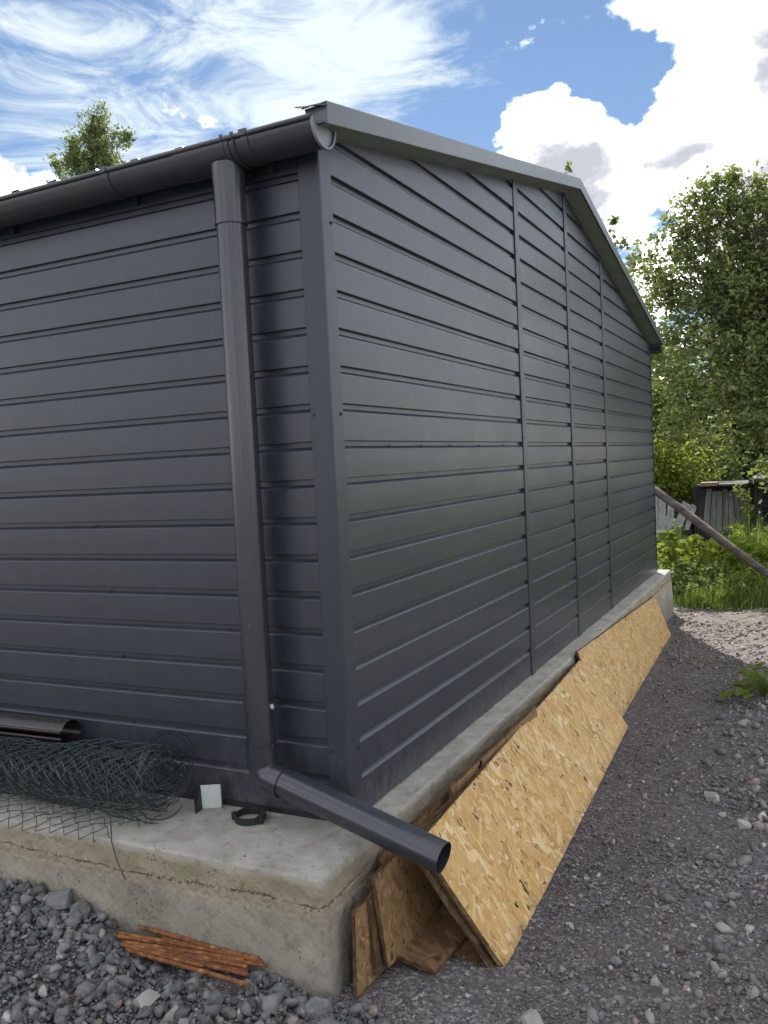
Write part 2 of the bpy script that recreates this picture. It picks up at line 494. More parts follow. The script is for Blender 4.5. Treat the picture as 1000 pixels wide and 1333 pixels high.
class MB:
    def __init__(s): s.V = []; s.F = []

    def add(s, V, F):
        b = len(s.V)
        s.V += [tuple(v) for v in V]
        s.F += [tuple(i + b for i in f) for f in F]
        return s

    def box(s, a, b):
        (x0, y0, z0), (x1, y1, z1) = a, b
        V = [(x0, y0, z0), (x1, y0, z0), (x1, y1, z0), (x0, y1, z0), (x0, y0, z1), (x1, y0, z1), (x1, y1, z1), (x0, y1, z1)]
        return s.add(V, [(0, 3, 2, 1), (4, 5, 6, 7), (0, 1, 5, 4), (1, 2, 6, 5), (2, 3, 7, 6), (3, 0, 4, 7)])

    def hexa(s, q, n):
        """slab: 4 corners of a face, extruded by vector n"""
        q = [Vector(c) for c in q]; n = Vector(n)
        V = q + [c + n for c in q]
        return s.add(V, [(0, 1, 2, 3), (7, 6, 5, 4), (0, 4, 5, 1), (1, 5, 6, 2), (2, 6, 7, 3), (3, 7, 4, 0)])

    def tube(s, pts, r, seg=10, cap=True, closed=False):
        pts = [Vector(p) for p in pts]
        rr = r if isinstance(r, (list, tuple)) else [r] * len(pts)
        V = []; up = Vector((0, 0, 1)); pn = None
        for i, p in enumerate(pts):
            t = (pts[min(i + 1, len(pts) - 1)] - pts[max(i - 1, 0)]).normalized()
            if pn is None:
                a = Vector((0, 0, 1)) if abs(t.z) < 0.9 else Vector((1, 0, 0))
                pn = (a - t * a.dot(t)).normalized()
            else:
                pn = (pn - t * pn.dot(t)).normalized()
            bn = t.cross(pn)
            for k in range(seg):
                a = 2 * math.pi * k / seg
                V.append(p + (pn * math.cos(a) + bn * math.sin(a)) * rr[i])
        F = []
        for i in range(len(pts) - 1):
            for k in range(seg):
                F.append((i * seg + k, i * seg + (k + 1) % seg, (i + 1) * seg + (k + 1) % seg, (i + 1) * seg + k))
        if cap:
            F.append(tuple(range(seg - 1, -1, -1))); F.append(tuple((len(pts) - 1) * seg + k for k in range(seg)))
        return s.add(V, F)

    def loft(s, rings, closed_ring=True, cap=False):
        n = len(rings[0]); V = [v for r in rings for v in r]; F = []
        for i in range(len(rings) - 1):
            for k in range(n if closed_ring else n - 1):
                F.append((i * n + k, i * n + (k + 1) % n, (i + 1) * n + (k + 1) % n, (i + 1) * n + k))
        if cap:
            F.append(tuple(range(n - 1, -1, -1))); F.append(tuple((len(rings) - 1) * n + k for k in range(n)))
        return s.add(V, F)

    def build(s, name, mat, parent=None, loc=None, smooth=False):
        return obj(name, s.V, s.F, mat, parent, loc, smooth)


def autosmooth(o, ang=35):
    me = o.data
    me.polygons.foreach_set('use_smooth', [True] * len(me.polygons))
    bm = bmesh.new(); bm.from_mesh(me)
    for e in bm.edges:
        if len(e.link_faces) == 2 and e.calc_face_angle(0) > math.radians(ang):
            e.smooth = False
    bm.to_mesh(me); bm.free()
    return o


def fnoise(P, scale, octaves=4, seed=0):
    """cheap value-ish noise from summed sines, numpy (n,3)->(n,)"""
    r = np.random.default_rng(seed)
    out = np.zeros(len(P)); amp = 1.0; tot = 0
    for o in range(octaves):
        for _ in range(4):
            k = r.normal(size=3); k /= np.linalg.norm(k)
            out += amp * np.sin(P @ (k * scale * (0.7 + 0.6 * r.random())) + r.random() * 6.28)
        tot += amp * 2.0; amp *= 0.55; scale *= 2.1
    return out / tot


# ------------------------------------------------------------------ ground
def gheight(x, y):
    x = np.asarray(x, float); y = np.asarray(y, float)
    sm = lambda t: np.clip(t, 0, 1) ** 2 * (3 - 2 * np.clip(t, 0, 1))
    g = -0.352 - 0.0135 * np.clip(y, 0, 9)
    left = sm((0.15 - x) / 0.25) * sm((0.2 - y) / 0.3)
    pile = -0.315 + 0.095 * sm((-x - 0.30) / 0.75) * sm((y + 0.95) / 0.45)
    g = g * (1 - left) + pile * left
    g = g + 0.035 * sm((x - 0.65) / 0.4) * sm((y - 1.6) / 1.2)
    g = g + 0.10 * sm((x + y * 0.9 - 7.3) / 3.0)
    return g


def gz(x, y):
    return float(gheight(x, y))


def axis(lo, hi, fine_lo, fine_hi, step):
    a = list(np.arange(fine_lo, fine_hi, step))
    v = fine_hi; d = step
    while v < hi: a.append(v); d *= 1.35; v += d
    a.append(hi)
    v = fine_lo; d = step; b = []
    while v > lo:
        d *= 1.35; v -= d; b.append(max(v, lo))
    return np.array(b[::-1] + a)


gx = axis(-400, 400, -1.7, 1.9, 0.016)
gy_ = axis(-400, 400, -1.3, 7.2, 0.022)
GX, GY = np.meshgrid(gx, gy_)
PX, PY = GX.ravel(), GY.ravel()
PP = np.stack([PX, PY, np.zeros_like(PX)], 1)
near = np.clip(1 - np.maximum(np.abs(PX - 0.2) - 2, np.abs(PY - 2.7) - 5) / 3, 0, 1)
PZ = gheight(PX, PY) + near * (0.009 * fnoise(PP, 7, 5, 1) + 0.0045 * fnoise(PP, 60, 3, 2)) + (1 - near) * 0.05 * fnoise(PP, 0.6, 3, 3)
nx, ny = len(gx), len(gy_)
ii = np.arange(nx * ny).reshape(ny, nx)
F = np.stack([ii[:-1, :-1].ravel(), ii[:-1, 1:].ravel(), ii[1:, 1:].ravel(), ii[1:, :-1].ravel()], 1)
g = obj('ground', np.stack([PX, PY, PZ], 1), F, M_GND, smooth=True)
setp(g, 'grey brown gravelly soil around the concrete base', kind='structure')

# ------------------------------------------------------------------ concrete base (swept, weathered profile)
SX, SY0, SY1 = 0.098, -0.365, 6.33


def slab():
    prof = [(-3.0, 0.0), (-0.011, -0.0005), (-0.008, -0.0015), (-0.004, -0.004), (-0.001, -0.009), (0.001, -0.018)]
    z = -0.024
    while z > -0.066: prof.append((0.002, z)); z -= 0.006
    while z > -0.112: prof.append((0.002, z)); z -= 0.0021
    z = -0.116
    while z > -0.34: prof.append((0.003 + (-z - 0.09) * 0.04, z)); z -= 0.007
    prof += [(0.014, -0.4), (0.02, -0.7)]
    path = []   # position, outward dir
    xs = [-9.0, -6, -4, -3, -2.4, -2.0, -1.8] + list(np.arange(-1.6, SX - 0.012, 0.005))
    for x in xs: path.append(((x, SY0), (0, -1)))
    R = 0.012
    for k in range(1, 8):
        a = -math.pi / 2 + (math.pi / 2) * k / 8
        path.append(((SX - R + R * math.cos(a), SY0 + R + R * math.sin(a)), (math.cos(a), math.sin(a))))
    y = SY0 + R; st = 0.006
    while y < SY1 - R:
        path.append(((SX, y), (1, 0))); y += st; st = min(st * 1.012, 0.04)
    for k in range(0, 7):
        a = (math.pi / 2) * k / 6
        path.append(((SX - R + R * math.cos(a), SY1 - R + R * math.sin(a)), (math.cos(a), math.sin(a))))
    for x in (-0.3, -1, -3, -9): path.append(((x, SY1), (0, 1)))
    rings = []
    P = []; N = []
    for (px, py), (dx, dy) in path:
        for (o, z) in prof:
            P.append((px + dx * o if o > -1 else px * (0.0) + (-4.5 if px < -4.5 else min(px, -0.5)), py + dy * o if o > -1 else 3.0, z)); N.append((dx, dy, 0))
    P = np.array(P); N = np.array(N, float)
    z = P[:, 2]
    side = np.clip((-z - 0.004) / 0.02, 0, 1)
    P0 = P * np.array([1, 1, 0.0])
    jz = -0.085 + 0.014 * fnoise(P0, 5, 3, 11) + 0.004 * fnoise(P0, 40, 3, 20)          # wandering cold joint between the two pours
    d = 0.003 * fnoise(P, 8, 4, 12) + 0.0022 * fnoise(P, 120, 4, 13) + 0.0012 * fnoise(P, 330, 2, 19)
    rag = fnoise(P0, 28, 3, 14)
    joint = np.exp(-((z - jz) / 0.0024) ** 2) * np.clip(0.65 + 1.3 * rag, 0.1, 1.1)
    nearj = np.exp(-((z - jz) / 0.0085) ** 2)
    d = d - 0.005 * joint
    d = d + 0.003 * (1 / (1 + np.exp(np.clip((z - jz) / 0.003, -30, 30))))      # lower pour stands slightly proud
    pit = np.clip(fnoise(P, 150, 3, 15) - 0.6, 0, 1) * 0.012 * np.exp(-((z + 0.095) / 0.02) ** 2)
    d = d - pit
    d = d * side
    P = P + N * d[:, None]
    top = (z > -0.003)
    P[:, 2] += np.where(top, 0.0010 * fnoise(P, 14, 4, 16), 0.0025 * fnoise(P, 60, 4, 17) * (z > -0.03))
    edge = (z <= -0.003) & (z > -0.03)
    P[edge, 2] += 0.0035 * fnoise(P[edge], 40, 5, 18)
    n = len(prof); m_ = len(path)
    idx = np.arange(n * m_).reshape(m_, n)
    F = np.stack([idx[:-1, :-1].ravel(), idx[:-1, 1:].ravel(), idx[1:, 1:].ravel(), idx[1:, :-1].ravel()], 1)
    o = obj('concrete_base', P, F, M_CONC, smooth=True)
    at_ = o.data.attributes.new('crack', 'FLOAT', 'POINT'); at_.data.foreach_set('value', np.clip(joint * 0.6 * side, 0, 1).astype(np.float32))
    at2 = o.data.attributes.new('joint_zone', 'FLOAT', 'POINT'); at2.data.foreach_set('value', np.clip(nearj * side, 0, 1).astype(np.float32))
    setp(o, 'grey and tan weathered concrete base under the dark garage', 'foundation')


slab()

# ------------------------------------------------------------------ garage
garage = empty('metal_garage', (-3.0, 3.06, 0.0), 'dark anthracite sheet metal garage with low gable on the concrete base', 'garage')
PITCH = 0.12
GW = 6.126
RIDGE = GW / 2


def groove(i): return PITCH * (17.25 - i)


def rooflow(y):          # underside of the roof at the gable wall
    return 2.155 + 0.2 * (RIDGE - abs(y - RIDGE)) + 0.03


def plank_profile(z0, z1):
    """(outward, z) from the groove above (z1) to the groove below (z0)"""
    return [(-0.014, z1 + 0.004), (-0.013, z1 - 0.0005), (-0.013, z1 - 0.0165), (-0.0122, z1 - 0.0174), (-0.0008, z1 - 0.0266), (0.0, z1 - 0.0285),
            (0.0002, (z0 + z1) / 2 - 0.013), (0.0, z0 + 0.0015), (-0.0008, z0), (-0.014, z0)]


def plank(z0, z1, a, b, side, first=True):
    prof = plank_profile(z0, z1) if first else [(0.0, z1 + 0.05)] + plank_profile(z0, z1)[6:]
    n = max(2, int((b - a) / 0.12))
    T = list(np.linspace(a, b, n))
    if side == 'gable':
        for zc in (z0, z1):
            for sgn in (-1, 1):
                yy = RIDGE + sgn * (RIDGE - (zc - 2.185) / 0.2)
                if a < yy < b: T.append(yy)
        T = sorted(T)
    rings = []
    for t in T:
        ring = []
        for o, z in prof:
            o = o + 0.0012 * math.sin(t * 2.3 + z0 * 9)
            if side == 'gable':
                z = min(z, rooflow(t)); ring.append((o, t, z))
            else:
                ring.append((t, -o, z))
        rings.append(ring)
    mb = MB().loft(rings, closed_ring=False)
    if side == 'gable' and all(rooflow(t) <= z0 + 0.002 for t in T):
        return
    o = mb.build('siding_plank', M_CLAD, garage)
    o.data.flip_normals() if False else None


BARS = [1.997, 3.0275, 4.031]
secs = [(0.0, BARS[0] + 0.02), (BARS[0] + 0.05, BARS[1] + 0.02), (BARS[1] + 0.05, BARS[2] + 0.02), (BARS[2] + 0.05, GW)]
for a, b in secs:
    for i in range(-6, 17):
        z1, z0 = groove(i), groove(i + 1)
        if i == 16: z0 = 0.008
        plank(z0, z1, a, b, 'gable')
LX = -8.0
for i in range(0, 17):
    z1, z0 = groove(i), groove(i + 1)
    if i == 16: z0 = 0.012
    plank(z0, z1, LX, -0.0, 'eave')
MB().box((LX, -0.001, groove(0)), (0, 0.01, 2.19)).build('top_rail', M_CLAD, garage)
# bars covering the sheet joints on the gable
for y in BARS:
    zt = rooflow(y + 0.03)
    mb = MB()
    prof = [(-0.012, 0.0), (0.004, 0.0), (0.0055, 0.003), (0.0055, 0.068), (0.004, 0.072), (-0.012, 0.072)]
    mb.loft([[(o, y + w, 0.004) for o, w in prof], [(o, y + w, zt) for o, w in prof]], closed_ring=False)
    mb.build('joint_batten', M_TRIM, garage)
# corner flashing (L section, slightly proud, rounded arris)
fl = [(-0.070, 0.004), (-0.0700, -0.0045), (-0.0685, -0.0055), (-0.004, -0.0062), (0.0015, -0.0055), (0.0052, -0.002), (0.0062, 0.004),
      (0.0055, 0.071), (0.0045, 0.0725), (-0.004, 0.0725)]
o = MB().loft([[(x, y, 0.003) for x, y in fl], [(x, y, 2.20) for x, y in fl]], closed_ring=False).build('corner_flashing', M_TRIM, garage)
MB().box((-0.004, GW - 0.0, 0.003), (0.006, GW + 0.007, 2.2)).build('corner_flashing', M_TRIM, garage)
# base rail under the cladding
MB().box((LX, -0.006, 0.001), (-0.002, 0.004, 0.018)).build('base_rail', M_BLACK, garage)
# rear and hidden walls so that the building is closed
MB().box((LX, GW - 0.012, 0.004), (-0.004, GW, 2.19)).build('rear_wall', M_CLAD, garage)
mb = MB(); ends = [(0.0, 0.004), (GW, 0.004), (GW, 2.18), (RIDGE, 2.18 + 0.2 * RIDGE), (0, 2.18)]
mb.add([(LX, y, z) for y, z in ends], [(0, 1, 2, 3, 4)]).build('far_gable_wall', M_CLAD, garage)
mb = MB().add([(-0.02, y, z) for y, z in ends], [(0, 1, 2, 3, 4)]).build('wall_backing', M_BLACK, garage)


def screw(p, n, r=0.0048, mat=M_TRIM, parent=None):
    p = Vector(p); n = Vector(n)
    mb = MB()
    mb.tube([p - n * 0.002, p + n * 0.0015], r * 1.5, 10)
    mb.tube([p + n * 0.0012, p + n * 0.005], r * 0.85, 6)
    return mb.build('screw', mat, parent or garage)


def row_z(k): return groove(k) - 0.036
for k in (1, 6, 15):
    screw((0.006, 0.058, row_z(k)), (1, 0, 0))
for k in (6, 15):
    screw((-0.060, -0.006, row_z(k)), (0, -1, 0))
for yy in (0.42, 0.70, 1.0, 1.35, 1.7): screw((-0.005, yy, groove(7) - 0.017), (1, 0, 0), 0.003)
for (xx, k) in ((-1.02, 9), (-0.97, 11), (-0.93, 13), (-0.9, 15), (-0.36, 7), (-2.0, 9)):
    screw((xx, 0.005, groove(k) - 0.016), (0, -1, 0), 0.003)
for yy in (BARS[0], BARS[1], BARS[2]):
    for k in (-1, 3, 7, 11, 15): screw((0.0045, yy + 0.012, groove(k) + 0.02), (1, 0, 0), 0.003)

# roof: ribbed sheets, rake trims, soffit
RX = 0.090
ZE = 2.178      # roof underside height above the eave wall line y=0
SLOPE = 0.2


def roofz(y): return ZE + 0.018 + SLOPE * (RIDGE - abs(y - RIDGE))


def roof_sheet(y0, y1):
    mb = MB(); rings = []
    xs = []; x = LX
    pat = [(0, 0), (0.115, 0), (0.135, 0.016), (0.165, 0.016), (0.185, 0)]
    while x < RX - 0.19:
        for dx, dz in pat[:-1]: xs.append((x + dx, dz))
        x += 0.185
    xs.append((RX, 0))
    for y in (y0, y1):
        rings.append([(x, y, roofz(y) + dz) for x, dz in xs] + [(x, y, roofz(y) + dz - 0.002) for x, dz in xs[::-1]])
    mb.loft(rings, cap=True)
    return mb.build('roof_sheet', M_RAKE, garage)


roof_sheet(-0.10, RIDGE); roof_sheet(RIDGE, GW + 0.10)
# underside boards between wall and trim
for (ya, yb) in ((-0.095, RIDGE), (RIDGE, GW + 0.09)):
    n = 26; rings = []
    for k in range(n + 1):
        y = ya + (yb - ya) * k / n
        z = roofz(y) - 0.005
        w = 0.0035 * math.sin(k * 1.9) + 0.0025 * math.sin(k * 4.1 + 1)
        rings.append([(-0.02, y, z - 0.030 + w), (0.03, y, z - 0.027 + w), (RX + 0.012, y, z - 0.016), (RX + 0.012, y, z - 0.004), (-0.02, y, z)])
    MB().loft(rings, cap=True).build('soffit_strip', M_SOFF, garage)
# rake trim: tall face and a flange lying on the roof
TX = 0.106
for (ya, yb) in ((-0.115, RIDGE + 0.001), (RIDGE - 0.001, GW + 0.105)):
    rings = []
    for k in range(2):
        y = (ya, yb)[k]
        z = roofz(y)
        rings.append([(TX - 0.012, y, z - 0.024), (TX, y, z - 0.029), (TX + 0.001, y, z - 0.026), (TX + 0.0015, y, z + 0.032), (TX, y, z + 0.035),
                      (TX - 0.085, y, z + 0.030), (TX - 0.085, y, z + 0.027), (TX - 0.002, y, z + 0.032), (TX - 0.001, y, z - 0.023)])
    MB().loft(rings, cap=True).build('rake_trim', M_RAKE, garage)
# ridge cap
rings = []
for x in (LX, RX - 0.02):
    rings.append([(x, RIDGE - 0.14, roofz(RIDGE - 0.14) + 0.018), (x, RIDGE, roofz(RIDGE) + 0.022), (x, RIDGE + 0.14, roofz(RIDGE + 0.14) + 0.018)])
MB().loft(rings, closed_ring=False).build('ridge_cap', M_RAKE, garage)
# bent tongue of trim sticking out past the near eave
tg = []
for (x, y, z) in ((0.012, -0.137, 2.2035), (0.045, -0.134, 2.199), (0.085, -0.130, 2.1995), (0.104, -0.122, 2.197), (0.104, -0.085, 2.2095), (0.018, -0.085, 2.214)):
    tg.append(Vector((x, y, z)))
MB().add([*tg, *[v - Vector((0, 0, 0.004)) for v in tg]], [(0, 1, 2, 3, 4, 5), (11, 10, 9, 8, 7, 6)] + [(i, i + 6, (i + 1) % 6 + 6, (i + 1) % 6) for i in range(6)]).build('trim_tongue', M_RAKE, garage)

MB().hexa([(0.040, -0.1125, 2.148), (TX - 0.001, -0.1125, 2.152), (TX - 0.001, -0.1125, 2.203), (0.030, -0.1125, 2.200)], (0, 0.002, 0)).build('trim_end_fold', M_RAKE, garage)

# far eave gutter end seen beyond the gable
mb = MB(); rings = []
for x in (LX, 0.10):
    ring = []
    for k in range(13):
        a = math.pi * k / 12
        ring.append((x, GW + 0.075 - 0.062 * math.cos(a), 2.145 - 0.075 * math.sin(a)))
    rings.append(ring)
MB().loft(rings, closed_ring=False, cap=True).build('rear_gutter', M_BLACK, garage)

# ------------------------------------------------------------------ gutter and downpipe (parts of the garage)
GYC, GZC, GR = -0.082, 2.158, 0.067


def gut_z(x): return GZC + 0.012 * (x - 0.07) * 0.5


def gutter_ring(x, r, a0=0, a1=180, n=22, yc=GYC, dz=0.0):
    return [(x, yc - r * math.cos(math.radians(a0 + (a1 - a0) * k / n)), gut_z(x) + dz - r * math.sin(math.radians(a0 + (a1 - a0) * k / n))) for k in range(n + 1)]


GEND = 0.070
rings = []
for x in (-7.9, -4, -2, -1.2, -0.6, -0.2, GEND):
    rings.append(gutter_ring(x, GR) + gutter_ring(x, GR - 0.0025)[::-1])
gut = MB().loft(rings, cap=True).build('gutter', M_GUT, garage); autosmooth(gut, 40)
bead = MB().tube([(x, GYC - GR - 0.001, gut_z(x) + 0.002) for x in (-7.9, -2, GEND)], 0.0085, 12).build('rolled_bead', M_GUT, gut); autosmooth(bead)
# end cap: recessed half disc and rim
mb = MB()
cp = gutter_ring(GEND - 0.004, GR - 0.002)
mb.add(cp, [tuple(range(len(cp)))])
cap = mb.build('end_cap', M_CAP, gut)
rings = [gutter_ring(GEND - 0.002, GR + 0.003) + gutter_ring(GEND - 0.002, GR - 0.001)[::-1], gutter_ring(GEND + 0.007, GR + 0.003) + gutter_ring(GEND + 0.007, GR - 0.001)[::-1]]
autosmooth(MB().loft(rings, cap=True).build('cap_rim', M_CAP, gut))


def bracket(x, w=0.024, r=GR + 0.0035, mat=M_GUT, name='gutter_bracket'):
    rings = []
    for dx in (-w / 2, w / 2):
        a = [(x + dx, y, z) for _, y, z in gutter_ring(x, r, -14, 186)]
        b = [(x + dx, y, z) for _, y, z in gutter_ring(x, r - 0.003, -14, 186)][::-1]
        rings.append(a + b)
    mb = MB().loft(rings, cap=True)
    mb.box((x - w / 2, GYC - GR - 0.012, gut_z(x) - 0.004), (x + w / 2, GYC - GR - 0.0085, gut_z(x) + 0.014))
    mb.box((x - w / 2, -0.016, gut_z(x) - 0.075), (x + w / 2, -0.0065, gut_z(x) + 0.015))
    return autosmooth(mb.build(name, mat, gut))


for x in (-0.165, -0.72, -1.32, -2.0, -2.7): bracket(x)
for x in (-0.205, -0.245): bracket(x, 0.006, GR + 0.005, M_GUT, 'joint_collar')
# joiner sleeve
rings = []
for x in (-0.44, -0.225):
    rings.append(gutter_ring(x, GR + 0.0032) + gutter_ring(x, GR + 0.0008)[::-1])
autosmooth(MB().loft(rings, cap=True).build('outlet_sleeve', M_GUT, gut))

# downpipe
DPX, DPY, DR = -0.272, -0.088, 0.0465


def hollow(mb, pts, r, seg=64, t=0.003):
    """tube with real wall thickness"""
    pts = [Vector(p) for p in pts]; V = []; pn = None; n = len(pts)
    rr = r if isinstance(r, (list, tuple)) else [r] * n
    for i, p in enumerate(pts):
        tt = (pts[min(i + 1, n - 1)] - pts[max(i - 1, 0)]).normalized()
        if pn is None:
            a = Vector((0, 0, 1)) if abs(tt.z) < 0.9 else Vector((0, 1, 0))
            pn = (a - tt * a.dot(tt)).normalized()
        else:
            pn = (pn - tt * pn.dot(tt)).normalized()
        bn = tt.cross(pn)
        for q in (rr[i], rr[i] - t):
            for k in range(seg):
                a = 2 * math.pi * k / seg
                V.append(p + (pn * math.cos(a) + bn * math.sin(a)) * q)
    F = []
    for i in range(n - 1):
        A = i * 2 * seg; B = (i + 1) * 2 * seg
        for k in range(seg):
            k2 = (k + 1) % seg
            F.append((A + k, A + k2, B + k2, B + k)); F.append((B + seg + k, B + seg + k2, A + seg + k2, A + seg + k))
    for A, s_ in ((0, 1), ((n - 1) * 2 * seg, -1)):
        for k in range(seg):
            k2 = (k + 1) % seg
            f = (A + k, A + seg + k, A + seg + k2, A + k2)
            F.append(f if s_ > 0 else f[::-1])
    mb.add(V, F)
    return mb


TILT = 0.010
zt = 2.098
mb = hollow(MB(), [(DPX, DPY, 0.235), (DPX, DPY, 1.985)], DR)
pipe = autosmooth(mb.build('downpipe', M_PIPE, garage))
mb = hollow(MB(), [(DPX, DPY, 1.925), (DPX, DPY, 2.03), (DPX, DPY - 0.001, 2.055), (DPX, DPY + 0.002, 2.10)], [DR + 0.0035, DR + 0.0035, DR + 0.0045, DR + 0.008])
outlet = autosmooth(mb.build('gutter_outlet', M_PIPE, pipe))
hollow(MB(), [(DPX, DPY, 1.918), (DPX, DPY, 1.928)], DR + 0.0052, t=0.004).build('outlet_ring', M_PIPE, pipe)
# elbow: miter with soft bend, then the angled outlet pipe
P0 = Vector((DPX, DPY, 0.205)); END = Vector((0.375, -0.140, 0.010))
K = Vector((DPX + 0.005, DPY, 0.168))
D1 = (END - K).normalized()
pts = [Vector((DPX, DPY, 0.262)), Vector((DPX, DPY, 0.222)), Vector((DPX + 0.001, DPY, 0.198)), K + Vector((0.002, 0, 0.012)), K + D1 * 0.022, K + D1 * 0.045, K + D1 * 0.075]
elbow = autosmooth(hollow(MB(), pts, DR + 0.0035).build('elbow', M_PIPE, pipe))
hollow(MB(), [K + D1 * 0.074, K + D1 * 0.082], DR + 0.005, t=0.006).build('elbow_ring', M_PIPE, pipe)
spout = autosmooth(hollow(MB(), [K + D1 * 0.05, END], [DR, DR + 0.001], 64).build('outlet_pipe', M_PIPE, pipe))
# two pipe clamps with lugs and screws
for z, full in ((0.392, True), (0.268, False)):
    mb = hollow(MB(), [(DPX, DPY, z - (0.011 if full else 0.003)), (DPX, DPY, z + (0.011 if full else 0.003))], DR + (0.003 if full else 0.006), t=0.003)
    if full:
        mb.box((DPX + DR - 0.004, DPY - 0.006, z - 0.012), (DPX + DR + 0.016, DPY + 0.006, z + 0.012))
        mb.box((DPX - DR - 0.014, DPY - 0.004, z - 0.008), (DPX - DR + 0.003, DPY + 0.004, z + 0.008))
        mb.box((DPX - 0.008, DPY + DR - 0.002, z - 0.008), (DPX + 0.008, -0.002, z + 0.008))
    cl = autosmooth(mb.build('pipe_clamp', M_PIPE, pipe))
screw((DPX + DR + 0.008, DPY - 0.006, 0.392), (0, -1, 0), 0.0055, M_ZINC, pipe)
screw((DPX + DR + 0.012, DPY - 0.02, 0.268), (0, -1, 0), 0.0035, M_TRIM, pipe)
for zz in (2.0, 1.93): screw((DPX + DR + 0.012, -0.004, zz), (0, -1, 0), 0.003)


# ------------------------------------------------------------------ OSB boards
def osb(name, q, th, label, strands=True, mat=None, smat=None, density=1.0, group='boards leaning along the concrete base', flake=(0.054, 0.0135), seed=1):
    """q: near-bottom, far-bottom, far-top, near-top of the outer face (counter-clockwise from outside)"""
    q = [Vector(c) for c in q]
    mat = mat or M_OSB; smat = smat or M_STR
    nrm = (q[1] - q[0]).cross(q[3] - q[0]).normalized()
    L = (q[1] - q[0]).length; W = (q[3] - q[0]).length
    ax = (q[1] - q[0]).normalized(); ay = nrm.cross(ax)
    org = (q[0] + q[1]) / 2
    mtx = Matrix((ay, ax, nrm)).transposed()      # local x across, y along, z out
    loc = lambda p: mtx.transposed() @ (p - org)
    r = np.random.default_rng(seed)
    nu, nv = 24, 6

    def surf(u, v):
        a = q[0].lerp(q[1], u); b = q[3].lerp(q[2], u)
        return a.lerp(b, v) + nrm * (0.006 * math.sin(u * 3.1 + seed) * (v - 0.5) * 2)
    V = []; 
    for s_ in (0, 1):
        for j in range(nv + 1):
            for i in range(nu + 1):
                u, v = i / nu, j / nv
                p = surf(u, v) - nrm * (th * s_)
                jit = 0.0012
                if i in (0, nu): p = p + ax * float(r.normal(0, jit))
                if j in (0, nv): p = p + ay * float(r.normal(0, jit))
                V.append(loc(p))
    F = []; o1 = (nu + 1) * (nv + 1); W1 = nu + 1
    for j in range(nv):
        for i in range(nu):
            a = j * W1 + i
            F.append((a, a + 1, a + W1 + 1, a + W1)); F.append((o1 + a, o1 + a + W1, o1 + a + W1 + 1, o1 + a + 1))
    for i in range(nu):
        F.append((i, o1 + i, o1 + i + 1, i + 1)); t = nv * W1 + i; F.append((t, t + 1, o1 + t + 1, o1 + t))
    for j in range(nv):
        a = j * W1; F.append((a, a + W1, o1 + a + W1, o1 + a)); b = a + nu; F.append((b, o1 + b, o1 + b + W1, b + W1))
    me = bpy.data.meshes.new(name); me.from_pydata([tuple(v) for v in V], [], F); me.materials.append(mat)
    o = bpy.data.objects.new(name, me); COL.objects.link(o)
    o.matrix_world = Matrix.Translation(org) @ mtx.to_4x4()
    setp(o, label, 'board', group)
    if strands:
        n = int(L * W / (flake[0] * flake[1]) * 2.6 * density)
        u = r.random(n) * L; v = r.random(n) * W
        ang = np.where(r.random(n) < 0.55, r.normal(0, 0.45, n), r.uniform(-1.57, 1.57, n)) + math.pi / 2 - 0.35
        big = r.random(n) < 0.12
        fl_ = flake[0] * np.exp(r.normal(0, 0.45, n)) * np.where(big, 1.5, 1); fw = flake[1] * np.exp(r.normal(0, 0.5, n)) * np.where(big, 2.0, 1)
        shp = np.array([(-0.5, -0.15), (-0.32, -0.5), (0.30, -0.5), (0.5, 0.1), (0.34, 0.5), (-0.36, 0.5)])
        S = shp[None] + r.normal(0, 0.09, (n, 6, 2))
        X = S[:, :, 0] * fl_[:, None]; Y = S[:, :, 1] * fw[:, None]
        ca, sa = np.cos(ang)[:, None], np.sin(ang)[:, None]
        du = X * ca - Y * sa + u[:, None]; dv = X * sa + Y * ca + v[:, None]
        du = np.clip(du, 0.0015, L - 0.0015) / L; dv = np.clip(dv, 0.0015, W - 0.0015) / W
        h = 0.0003 + 0.0011 * r.random(n)
        hh = h[:, None] + r.normal(0, 0.00012, (n, 6)) + 0.0002 * S[:, :, 0]
        q0, q1, q2, q3 = [np.array(loc(c)) for c in q]
        U = du[..., None]; Vv = dv[..., None]
        P = (q0 * (1 - U) + q1 * U) * (1 - Vv) + (q3 * (1 - U) + q2 * U) * Vv
        P[..., 2] += 0.006 * np.sin(du * 3.1 + seed) * (dv - 0.5) * 2 + np.maximum(hh, 0.0002)
        P = P.reshape(-1, 3)
        Fi = np.arange(n * 6).reshape(n, 6)
        me2 = bpy.data.meshes.new('surface_strands')
        me2.vertices.add(len(P)); me2.vertices.foreach_set('co', P.astype(np.float32).ravel())
        me2.loops.add(n * 6); me2.loops.foreach_set('vertex_index', Fi.astype(np.int32).ravel())
        me2.polygons.add(n); me2.polygons.foreach_set('loop_start', np.arange(0, n * 6, 6, dtype=np.int32)); me2.polygons.foreach_set('loop_total', np.full(n, 6, dtype=np.int32))
        me2.update(calc_edges=True); me2.materials.append(smat)
        c = bpy.data.objects.new('surface_strands', me2); COL.objects.link(c); c.parent = o
        c['kind'] = 'stuff'
    return o


